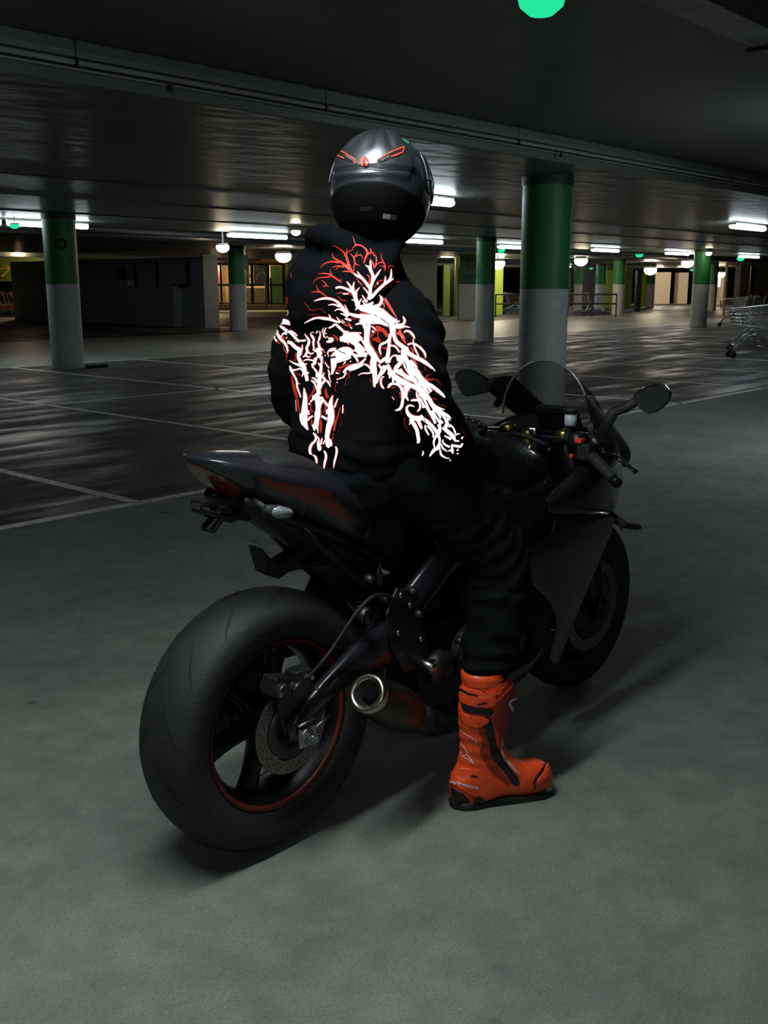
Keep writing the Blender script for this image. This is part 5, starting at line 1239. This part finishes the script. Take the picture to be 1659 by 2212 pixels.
P2 = [(1327+(v.co.x)*34+v.co.y*6, 1081-(v.co.y)*33) for v in tb.verts]; cast_faces(bm, P2, [tuple(v.index for v in f.verts) for f in tb.faces], CB, .002); tb.free(); P('red_letter', bm, mat('red_sticker', (.45, .03, .03), .4), cowlR, False)
bm = bmesh.new(); patch(bm, [(1316, 1093), (1334, 1092), (1336, 1098), (1322, 1101)], CB, .002, 3., False); P('small_grey_mark', bm, mat('small_grey_mark', (.15, .17, .16), .5), cowlR, False)

# ================================================================= THE REFLECTIVE PRINT ON THE HOODIE
def crop_pts(txt, x0, y0, sc, ws=1.):
    out = []
    for ln in txt.strip().splitlines():
        ln = ln.strip()
        if not ln: continue
        v = [float(q) for q in ln.replace(',', ' ').split()]
        out.append([(x0+v[i]/sc, y0+v[i+1]/sc, max(.7, v[i+2]/sc*ws)) for i in range(0, len(v)-2, 3)])
    return out
# retro-reflective film: beads send light straight back to where it came from, so the
# mirror direction is taken about the incoming ray itself
M_retro = bpy.data.materials.new('retroreflective_film'); M_retro.use_nodes = True; nt = M_retro.node_tree; nt.nodes.clear()
o_ = nt.nodes.new('ShaderNodeOutputMaterial'); g_ = nt.nodes.new('ShaderNodeBsdfAnisotropic') if False else nt.nodes.new('ShaderNodeBsdfGlossy')
g_.inputs['Color'].default_value = (1, 1, 1, 1); g_.inputs['Roughness'].default_value = .315
ge_ = nt.nodes.new('ShaderNodeNewGeometry'); nt.links.new(ge_.outputs['Incoming'], g_.inputs['Normal'])
df = nt.nodes.new('ShaderNodeBsdfDiffuse'); df.inputs[0].default_value = (.55, .55, .55, 1); ad = nt.nodes.new('ShaderNodeMixShader'); ad.inputs[0].default_value = .9
nt.links.new(df.outputs[0], ad.inputs[1]); nt.links.new(g_.outputs[0], ad.inputs[2]); nt.links.new(ad.outputs[0], o_.inputs[0])
M_rprint = mat('vermilion_print_ink', (.80, .045, .02), .5, var=.12)
HV = [bv_h, bv_d]
S6, S7, S8 = 6.381, 7.541, 8.295
WH = []
WH += crop_pts('''
1150 540 10  1152 600 26  1150 660 40  1180 740 40  1175 830 42  1150 900 44  1145 980 46  1120 1060 50
1080 600 8  1120 625 22  1150 680 30
1290 655 8  1250 715 26  1210 770 34  1185 820 34
920 705 8  960 740 26  1040 780 36  1100 850 38  1145 920 40
970 685 8  1010 740 22  1060 790 28
1425 645 10  1418 740 28  1390 800 28  1300 880 38  1220 960 40  1150 1040 40
1460 770 10  1400 810 26  1340 850 30
1345 745 8  1345 800 22  1330 850 24
1050 900 8  1090 940 18  1130 990 24
1240 830 12  1245 860 14
675 915 24  740 900 30  840 930 34  910 970 40  950 1050 50  970 1130 56  990 1180 60
830 825 8  870 880 24  915 960 34
930 825 8  915 900 24  930 990 40
1000 905 8  960 960 22  955 1040 30
780 990 18  855 985 18
895 1060 10  940 1070 26
1030 1045 8  1000 1090 24  985 1150 34
940 1210 8  975 1160 26  1010 1140 30
1035 1000 8  1070 1050 22  1105 1090 26
1050 1120 18  1120 1120 30  1185 1090 26
990 1150 40  1090 1165 70  1200 1200 90  1320 1250 90  1420 1320 70  1500 1370 50
1260 990 8  1305 1050 30  1290 1130 44  1220 1180 50
385 1085 8  480 1055 26  580 1050 30  680 1080 34  750 1150 46  800 1220 50  850 1290 56
575 1140 8  650 1130 22  730 1160 28
660 1220 8  710 1195 18  770 1210 26
740 1255 8  790 1270 22  840 1300 26
800 1130 8  830 1200 20  860 1270 24
250 1385 8  340 1335 24  430 1310 26  520 1320 40  600 1330 38  680 1360 28  740 1370 22
490 1295 6  520 1330 20
580 1265 6  610 1310 22
690 1300 6  720 1340 18  780 1385 12
760 1335 8  800 1375 10
800 1320 20  870 1340 30  900 1360 10
860 1260 30  940 1280 50  1040 1300 60  1150 1310 70  1240 1330 110  1360 1370 120  1450 1420 90
590 1460 20  630 1430 30  680 1395 26  730 1450 30  790 1510 32  850 1560 40
950 1415 14  1000 1400 26  1050 1395 34
880 1445 14  905 1465 16
860 1540 40  940 1530 30  1030 1530 14
740 1610 60  830 1610 110  920 1600 100  1010 1620 60
''', 620, 480, S6)
WH += crop_pts('''
400 240 20  400 290 34  330 340 40  250 400 60  200 450 70
180 500 60  260 430 90  340 430 70  450 470 10
160 620 12  210 620 30
260 480 20  330 520 50  400 570 60
220 540 50  240 620 44  290 700 50  350 760 44  395 830 40  405 930 10
290 680 20  330 610 26  400 610 50
430 890 10  405 880 20
385 670 20  400 675 26
410 570 34  480 620 44  540 690 44  600 740 30
590 760 10  560 710 30
530 740 8  570 720 20
600 720 26  650 725 34  700 715 30
400 740 50  460 760 56  530 830 56  600 880 70  600 960 60
680 610 10  710 660 26  745 710 40  740 780 44  710 840 40  720 900 40  690 960 34
640 780 8  640 850 24  620 920 30
770 600 8  800 650 40  830 700 36  820 770 34  835 860 20
780 590 8  830 585 14
870 600 20  890 560 20
920 560 10  935 620 22  920 690 34  900 740 30  920 820 40  940 880 50
985 500 8  975 540 18  960 600 14
1035 500 14  1005 560 22  990 620 26  1000 670 20
1060 655 14  1010 680 16
1015 600 12  1040 610 10
1030 745 10  1060 740 40  1100 730 60  1145 700 40
1060 690 20  1110 680 24  1150 690 14
870 870 60  920 920 90  900 1000 40
810 860 14  850 890 30  900 900 40
830 920 14  780 940 26  720 900 30
650 990 20  690 970 26  740 990 24  780 980 8
660 1050 14  720 1030 24  790 1040 24  850 1050 30  880 990 34
430 1045 8  500 1085 28  570 1110 38  640 1140 50  700 1190 40
590 900 60  580 980 50  610 1060 60  660 1130 70  680 1200 60  700 1280 60  720 1380 50
720 1095 8  680 1110 30
440 1130 14  460 1190 46  500 1270 36  550 1370 34  560 1470 30  590 1560 24  620 1650 20
480 1210 30  560 1190 24  620 1180 30  670 1240 40
640 1310 10  660 1250 30
750 1240 14  720 1250 30
600 1420 14  560 1430 26
940 980 60  960 1060 50  950 1160 46  935 1260 56  920 1360 70  915 1460 60  900 1560 60  890 1659 70
870 1010 30  850 1100 24  800 1130 30  840 1180 26  880 1240 40  890 1320 60
790 1330 14  840 1340 30  890 1400 40
780 1370 20  830 1400 34  860 1460 30  890 1530 34
1000 1240 12  975 1310 34  1010 1360 40  960 1430 40  930 1500 40
1030 1370 30  1070 1410 34  1095 1470 10
1060 1190 12  1080 1260 24  1075 1310 20  1100 1400 10
1010 1070 10  1040 1120 18  1080 1170 14
1070 990 8  1060 910 18  1110 860 26  1190 850 22
1110 980 26  1190 920 60  1270 900 120  1370 890 130  1450 930 90
1130 1010 60  1150 1090 90  1140 1180 60  1120 1270 30
1280 840 30  1350 860 40
1150 1060 90  1230 1030 90  1340 1000 90  1420 970 70
1180 1240 30  1200 1250 20  1240 1255 10
1190 1355 16  1250 1335 18  1310 1310 22  1350 1230 30
1300 1110 8  1340 1060 26
1300 1240 30  1370 1170 50  1470 1130 60  1560 1110 50  1610 1060 36
1370 1150 20  1440 1150 20
1410 1060 24  1425 1060 26
1450 930 40  1510 1000 36  1540 1070 26
1480 960 50  1560 960 50  1640 950 60
1200 1410 14  1205 1390 16
1540 1290 8  1590 1260 16  1659 1250 18
1150 480 26  1090 510 30  1070 520 16
1180 460 24  1240 520 28  1310 570 30  1390 590 44
1400 610 50  1480 600 36  1600 600 16
1250 690 60  1330 690 120  1430 690 130  1520 680 100
1380 760 20  1390 790 8
1490 760 60  1540 850 70  1590 910 60  1659 950 50
1570 650 10  1610 720 30  1640 780 30
''', 570, 640, S7)
WH += crop_pts('''
330 60 26  350 110 20  420 130 40  500 140 50
340 50 8  380 90 16
610 10 20  640 80 44  600 150 50  520 170 40
250 170 40  350 210 90  480 240 120  620 280 110  740 350 110  820 420 110
560 200 50  680 260 30  760 280 8
650 280 60  760 370 70  860 420 50  940 410 14
870 390 20  900 390 24
985 330 8  1015 400 34  990 460 44  920 490 70
860 480 100  950 510 60  1030 505 26  1100 525 10
130 280 40  230 320 60  350 340 90  460 380 140  600 400 110  700 430 90
400 370 100  410 480 100  400 600 90  395 700 90  410 810 110  470 900 130
470 480 16  520 520 26  550 550 14
480 560 34  520 590 26
800 450 110  830 560 90  800 650 50  740 740 40  640 790 44  620 870 40  650 950 10
790 620 50  780 740 50  770 860 50  750 980 50  745 1090 60
840 620 50  880 730 60  960 800 70  1040 850 60
800 800 26  860 810 30  920 880 26  930 920 14
780 1090 16  790 1020 30  840 970 30  900 980 40  930 1060 60
1005 610 10  1030 580 24  1090 590 30  1150 650 30  1175 700 14
1150 700 10  1160 780 22  1190 880 26  1240 990 16
1060 790 30  1120 770 26  1200 790 34  1290 870 34  1340 960 26  1345 1020 10
1040 830 60  1080 930 70  1180 1000 66  1300 1060 60  1400 1130 44  1500 1220 8
1000 860 90  1010 980 90  1040 1080 100  1080 1180 100  1150 1270 90  1230 1340 80  1300 1420 80
1100 1060 50  1180 1130 44  1220 1200 20
960 960 70  960 1080 70  880 1170 60  860 1240 30
1180 1180 40  1250 1320 50  1340 1400 56  1450 1480 52  1560 1570 44  1650 1650 14
470 900 120  520 980 110  500 1100 110  520 1220 90  525 1350 70  520 1480 30
560 980 60  620 1060 50  680 1040 60  740 1000 60
600 1100 50  640 1180 40  620 1260 50  570 1370 40  560 1430 10
720 1130 50  700 1200 60  640 1260 56  580 1310 50
270 1280 8  330 1255 18  420 1250 24  480 1230 30
340 1100 10  400 1120 30  450 1170 30  470 1230 30
240 1100 30  300 1120 40  340 1050 36  380 1010 30
110 1200 40  220 1160 60  330 1100 56
200 860 60  300 920 60  400 960 80
230 830 50  320 880 40
160 730 90  270 800 70  360 900 60
290 640 14  320 720 24
700 1305 10  650 1330 30  630 1400 36  650 1470 36  690 1500 14
750 1110 40  790 1200 56  860 1290 70  960 1360 70  1060 1420 70  1160 1480 66
770 1200 30  790 1330 20
830 1290 26  840 1400 30
760 1490 14  790 1430 34  860 1420 40  950 1470 40  990 1560 44  1000 1659 50
1040 1440 50  1060 1530 50  1020 1620 40  1010 1659 34
1110 1510 10  1080 1480 30
950 1180 40  1010 1290 60  1100 1350 60  1180 1390 50
1010 1130 30  1080 1220 50  1140 1320 50
''', 740, 640, S7)
WH += crop_pts('''
0 40 40  60 60 60  130 130 70  220 200 76  330 240 80  440 290 70  540 380 60  620 470 60
130 0 70  220 50 70  320 110 60  430 170 60  490 250 40
330 0 80  400 90 80  470 180 70  560 260 50  600 330 40  660 380 12
460 0 60  520 110 70  600 200 60  700 270 56  800 350 50  870 410 36  900 455 8
80 130 30  85 200 30
0 280 24  60 220 34  130 220 40  200 270 46  235 350 50  240 450 46  220 560 50  180 620 40  115 640 14
270 260 40  290 340 50  290 420 44  330 490 14
350 310 14  310 330 34
455 350 14  470 430 34  540 500 30  570 600 50
365 485 14  420 480 30  480 480 30  510 550 36  500 620 30  460 665 14
420 585 12  380 560 24  320 570 34  300 620 44  330 700 60  400 760 76  500 780 90  560 740 70
500 380 40  560 470 60  610 560 60  650 650 50  700 740 50  750 860 40
600 380 50  660 480 70  720 580 70  780 680 70  850 760 60
700 540 50  790 600 44  900 630 12
760 620 60  860 680 56  950 740 50  1000 780 14
990 810 10  930 780 40
700 640 50  740 720 50  800 800 60  850 870 70
840 700 60  890 780 60  930 850 60  900 930 50
350 880 12  370 820 34
360 780 50  420 870 60  460 950 56  480 1040 56  490 1120 56  480 1170 40
470 780 60  510 870 50  540 940 34
560 780 50  620 830 60  690 890 50  750 960 50  790 1020 60
590 880 20  600 950 34  650 1040 20
620 890 30  680 950 34  720 1020 30  715 1080 20
800 870 50  820 940 56  800 1010 60  750 1080 40  730 1160 34  750 1240 40
790 1020 50  820 1100 40  820 1180 44  790 1240 60  720 1300 50  670 1380 26
830 1240 60  770 1260 60
870 920 50  920 970 60  980 1020 60  1040 1080 60  1070 1150 20
890 1050 14  950 1080 34  1010 1110 50
870 1110 14  890 1170 34  940 1210 40  990 1230 40
850 1180 20  870 1250 34  950 1310 14
830 1280 30  850 1350 34  920 1400 26  990 1415 12
990 1440 26  1005 1450 30
960 1300 12  1010 1290 40  1040 1340 26
930 870 30  980 890 30  1030 930 26  1060 1000 30  1080 1060 20
930 920 14  990 910 24
1090 1050 14  1110 1030 20  1140 1040 14
1060 1140 30  1130 1145 30
1165 1115 20  1185 1080 20
1010 1200 40  1080 1215 46  1150 1230 50  1180 1180 30
1090 1300 20  1120 1275 30
1095 1340 20  1120 1340 20
560 1290 16  570 1330 26  545 1375 20
70 430 5  90 460 8  110 475 4
1020 1220 30  1030 1300 40
720 10 6  745 15 4
''', 840, 800, S7)
WH += crop_pts('''
490 470 10  500 560 50  510 660 74  505 760 90  500 860 110  495 960 120  490 1060 110  510 1150 80  560 1240 20
430 940 40  440 1050 50  480 1150 50
600 730 30  640 690 26  640 620 12
570 770 34  600 760 40
590 960 14  570 930 30  560 880 40
550 1060 40  600 1010 36  650 980 30
680 590 50  720 640 100  745 760 110  740 860 90  730 960 110  715 1060 80  700 1150 90  700 1220 50
650 610 14  680 700 40
790 640 40  820 690 44  790 760 50
840 700 30  880 760 40  920 800 50
800 980 40  850 1010 40  900 1040 50
880 960 14  900 910 34  900 870 40
1000 610 10  975 690 50  960 780 80  965 880 110  970 980 120  960 1080 110  930 1180 100  910 1290 90  900 1380 80  940 1460 90  960 1530 60
1090 670 14  1060 740 26  1030 830 30
730 1180 26  735 1290 10
640 1140 30  680 1250 30
650 1290 20  700 1340 50  690 1420 44  620 1500 46  590 1580 50  600 1650 40  630 1665 14
640 1670 14  690 1710 40  710 1780 36  710 1850 30  695 1910 12
720 1340 20  755 1400 26  745 1470 50  765 1560 76  775 1600 40
815 1380 12  800 1430 26  790 1500 30
870 1420 30  830 1490 20
880 1450 26  900 1520 34  940 1550 20
840 1600 20  875 1650 40  880 1740 44  855 1830 40  840 1940 14
1050 1530 20  1070 1600 40  1055 1700 36  1030 1800 34  1015 1910 10
1180 780 12  1178 870 22  1170 940 12
340 690 8  345 780 8  350 900 8
750 430 60  755 520 70  760 600 70
''', 600, 780, S8)
WH += crop_pts('''
390 250 20  330 310 36  250 350 50
170 420 60  160 520 40  200 560 20
300 400 60  400 420 60  440 450 30
200 600 20  190 680 24  230 740 30
440 560 30  520 600 26  560 650 20
840 1000 14  830 1080 26  790 1120 26
900 1080 20  940 1150 26  930 1230 20
860 860 20  930 850 30  990 880 16
990 900 10  1030 930 16  1010 980 14
1090 900 14  1150 880 26  1220 890 30
1140 940 40  1240 960 90  1380 930 90
1470 620 50  1540 640 60  1600 700 60
1300 640 60  1400 640 80  1490 700 60
''', 570, 640, S7)
WH += crop_pts('''
300 380 60  360 460 70  390 560 60
560 330 60  660 400 60  720 480 50
640 1180 30  690 1140 40  760 1180 30
1080 1060 30  1130 1150 50  1200 1240 50
1240 1300 50  1290 1380 60  1380 1480 50  1440 1560 40
1180 1400 40  1260 1500 60  1340 1600 60
''', 740, 640, S7)
RD = []
RD += crop_pts('''
640 318 8  700 345 20  760 390 26  810 450 34  835 530 36  860 610 40  900 690 34
910 205 4  930 270 12  950 315 20
900 370 8  950 320 22  1020 325 22  1080 370 22  1110 430 34  1085 500 28  1060 570 20
830 350 5  825 420 18
920 380 5  860 400 16  825 440 18
630 425 5  640 490 20  700 530 28  780 580 40  860 650 44  910 710 20
460 640 5  520 580 14  620 550 24  720 565 26
620 630 5  700 610 18  790 620 28
670 660 5  720 625 16
870 430 8  920 490 20  940 570 20  970 590 14  1000 600 8
980 405 5  950 460 14  930 510 16
940 480 14  1020 455 14  1045 510 10
920 690 14  930 600 16  940 570 14
1150 360 5  1160 420 24  1120 440 30
1210 420 5  1150 430 18
1180 440 20  1230 490 18  1225 580 22  1200 640 18
1140 510 10  1180 560 18  1200 630 20
1300 430 5  1300 500 12  1330 560 20  1350 620 24  1340 680 8
1225 600 14  1280 560 16  1340 560 16
1270 600 5  1320 610 14  1350 640 18
1390 680 5  1400 610 12  1460 610 14  1480 650 5
430 715 6  500 710 18  580 720 20  650 760 30  740 820 22
600 650 5  610 710 18  650 770 26
365 850 4  420 780 12  500 765 16  600 755 20
470 800 5  520 830 12  545 880 16  490 890 6
545 880 12  590 890 5
410 870 5  435 940 16  500 990 18  560 1030 10
330 975 5  400 960 16  450 970 18
240 1100 4  290 1160 9  330 1210 10  400 1210 8  470 1190 8  540 1250 8
280 1280 4  360 1270 7  450 1275 6
760 690 5  800 680 14  870 690 18
740 780 8  750 840 16
680 990 5  760 970 14  830 1000 16
700 1020 8  760 1070 24  830 1080 14
850 970 10  890 1010 20
960 780 8  1000 830 22  1040 870 14
1080 900 8  1140 800 18  1110 720 14
1200 900 14  1260 820 22  1320 800 14
1280 940 14  1350 900 26  1420 850 26  1480 800 18  1530 780 10
1420 880 10  1470 830 24  1550 830 10
1310 1030 14  1370 1110 22  1430 1200 22  1510 1310 14
1290 1090 10  1340 1130 16  1340 1190 12
1210 1080 20  1260 1070 24
1000 1230 30  1080 1270 34  1140 1290 20
880 1310 20  940 1330 26
1150 1590 30  1200 1520 40  1270 1480 50  1340 1500 50  1390 1580 40
1180 1620 40  1240 1600 30  1300 1650 40
1440 1510 16  1580 1560 40  1620 1640 40
640 1540 6  680 1590 24  700 1640 14
70 680 4  60 730 6  75 780 4
0 1050 20  10 1120 30
''', 620, 480, S6)
RD += crop_pts('''
380 10 30  370 100 40  340 200 60  290 290 50  220 340 30
330 150 40  350 250 50  300 330 50
180 700 20  220 740 34  280 770 22
330 800 20  340 870 24  380 950 24  375 1060 10
320 660 16  350 690 30  440 690 20
530 900 8  520 960 30  540 1030 40  470 1040 10
60 1050 6  100 1020 14  160 1000 6
90 1400 4  80 1300 6  75 1200 4
450 1280 10  480 1400 40  500 1520 40  540 1659 30
510 1230 20  570 1270 26  610 1310 8
1130 620 6  1180 660 24  1230 700 14
1110 900 16  1140 930 30  1190 960 20
1220 1170 30  1270 1150 50  1330 1130 40  1400 1100 26
1190 1200 20  1260 1210 30
1170 1310 6  1200 1300 12
1380 1260 14  1400 1330 8
1280 440 10  1340 470 26  1430 480 20  1340 410 20
1500 300 14  1600 290 34  1659 310 40
1400 350 14  1500 370 24
840 1500 14  800 1580 30  750 1640 14
1000 1530 20  1020 1600 40  1040 1659 30
''', 570, 640, S7)
RD += crop_pts('''
250 230 14  330 270 30  420 290 20
700 30 20  770 150 26  840 280 26  890 360 14
660 130 8  690 170 16  670 210 10
450 620 30  440 710 60  470 800 50  530 880 40
540 490 30  620 520 50  700 580 50  740 650 30
500 680 30  560 720 40  640 740 40
600 560 20  580 640 16  620 700 16
540 880 20  610 960 30  680 1000 10
650 840 24  720 850 50  740 900 30
930 550 40  960 650 36  1010 740 40  1040 770 16
1110 820 20  1140 880 40  1160 930 20
1090 960 10  1170 1050 14  1240 1150 6
560 1020 14  570 1080 30  560 1140 14
640 1190 20  660 1180 30
960 1170 20  1030 1260 34  1100 1330 30
870 1330 14  960 1400 30
1260 1280 14  1320 1330 34  1400 1360 44  1500 1350 34  1580 1420 16  1610 1480 4
1250 1220 6  1310 1230 12
1360 1350 14  1380 1290 20  1440 1270 8
1330 1140 4  1350 1210 6
780 1480 20  830 1490 30  870 1460 10
440 1330 8  460 1400 12
50 1460 4  60 1360 6  110 1290 4
60 1290 10  130 1240 16  180 1210 8
940 1570 20  960 1659 24
''', 740, 640, S7)
RD += crop_pts('''
1165 925 6  1200 1000 26  1230 1060 30  1240 1100 8
710 450 14  770 480 30
790 550 20  880 570 30  950 600 16
650 720 20  680 790 26  690 830 12
260 760 30  270 880 26  330 980 14
180 620 10  220 720 12
330 340 10  360 350 14
''', 840, 800, S7)
RD += crop_pts('''
250 260 20  290 400 34  340 560 34  370 720 36  390 860 36  415 1000 24
650 450 14  660 520 40  600 620 34  560 690 10
870 480 14  880 580 40  920 660 20
610 770 14  600 860 40  640 920 30
830 760 20  870 830 40  840 920 24
620 1050 30  620 1150 34  640 1210 10
780 1020 14  780 1110 50  780 1220 40  780 1300 8
1130 830 16  1090 960 30  1040 1100 40  1010 1250 36
1140 1000 4  1150 1080 6  1120 1160 4
1000 1290 30  990 1420 14
860 1880 26  855 1960 30  850 2030 10
1050 400 8  1030 500 10  1060 560 4
320 200 20  400 240 24  440 270 10
''', 600, 780, S8)
bm = bmesh.new()
for s_ in RD: ribbon(bm, s_, HV, .0016, .92, jump=.1)
rp = PP('red_print', bm, M_rprint, hoodie, False); rp['label'] = 'thin red branching print on the hoodie'
# a red rim shows along both sides of every white stroke, as in the print itself
bm = bmesh.new()
for s_ in WH: ribbon(bm, [(x, y, w+2.0) for (x, y, w) in s_], HV, .0022, jump=.1)
PP('red_print_outline', bm, M_rprint, hoodie, False)
bm = bmesh.new()
for s_ in WH: ribbon(bm, s_, HV, .0034, .97, jump=.1)
wp = PP('reflective_print', bm, M_retro, hoodie, False); wp['label'] = 'brilliant white reflective thorn and branch print'
# the small cuts that stay dark between the white shapes
CUT = crop_pts('''
1200 1270 3  1240 1300 6  1280 1330 3
1300 1310 3  1350 1350 5  1380 1380 3
1390 1380 3  1420 1440 6  1400 1480 3
1100 1380 2  1110 1440 4
1170 1370 2  1230 1400 4
''', 620, 480, S6)+crop_pts('''
1200 870 8  1300 910 12  1360 930 6
1330 1010 4  1380 990 4
890 640 6  900 690 12  905 740 6
960 560 8  965 650 12  990 720 14  1000 830 16  1030 930 18  1050 1030 16  1060 1110 12
940 1000 10  945 1080 8
990 1000 6  980 1100 10  1000 1190 6
''', 570, 640, S7)+crop_pts('''
760 440 4  770 510 10  785 590 8
640 360 6  700 410 8  760 460 4
1010 1070 8  1040 1130 14  1060 1190 6
1160 1290 8  1210 1350 12  1240 1440 6
980 1090 6  930 1190 10
''', 740, 640, S7)+crop_pts('''
510 420 10  560 490 12  600 560 8
590 620 8  630 720 14  650 770 6
740 680 14  780 740 18  810 800 8
830 730 14  870 800 18  890 860 8
770 1120 20  760 1190 30  765 1240 10
570 760 8  590 840 10
''', 840, 800, S7)
bm = bmesh.new()
for s_ in CUT: ribbon(bm, s_, HV, .0044, 1.)
PP('print_gap', bm, M_hood, hoodie, False)
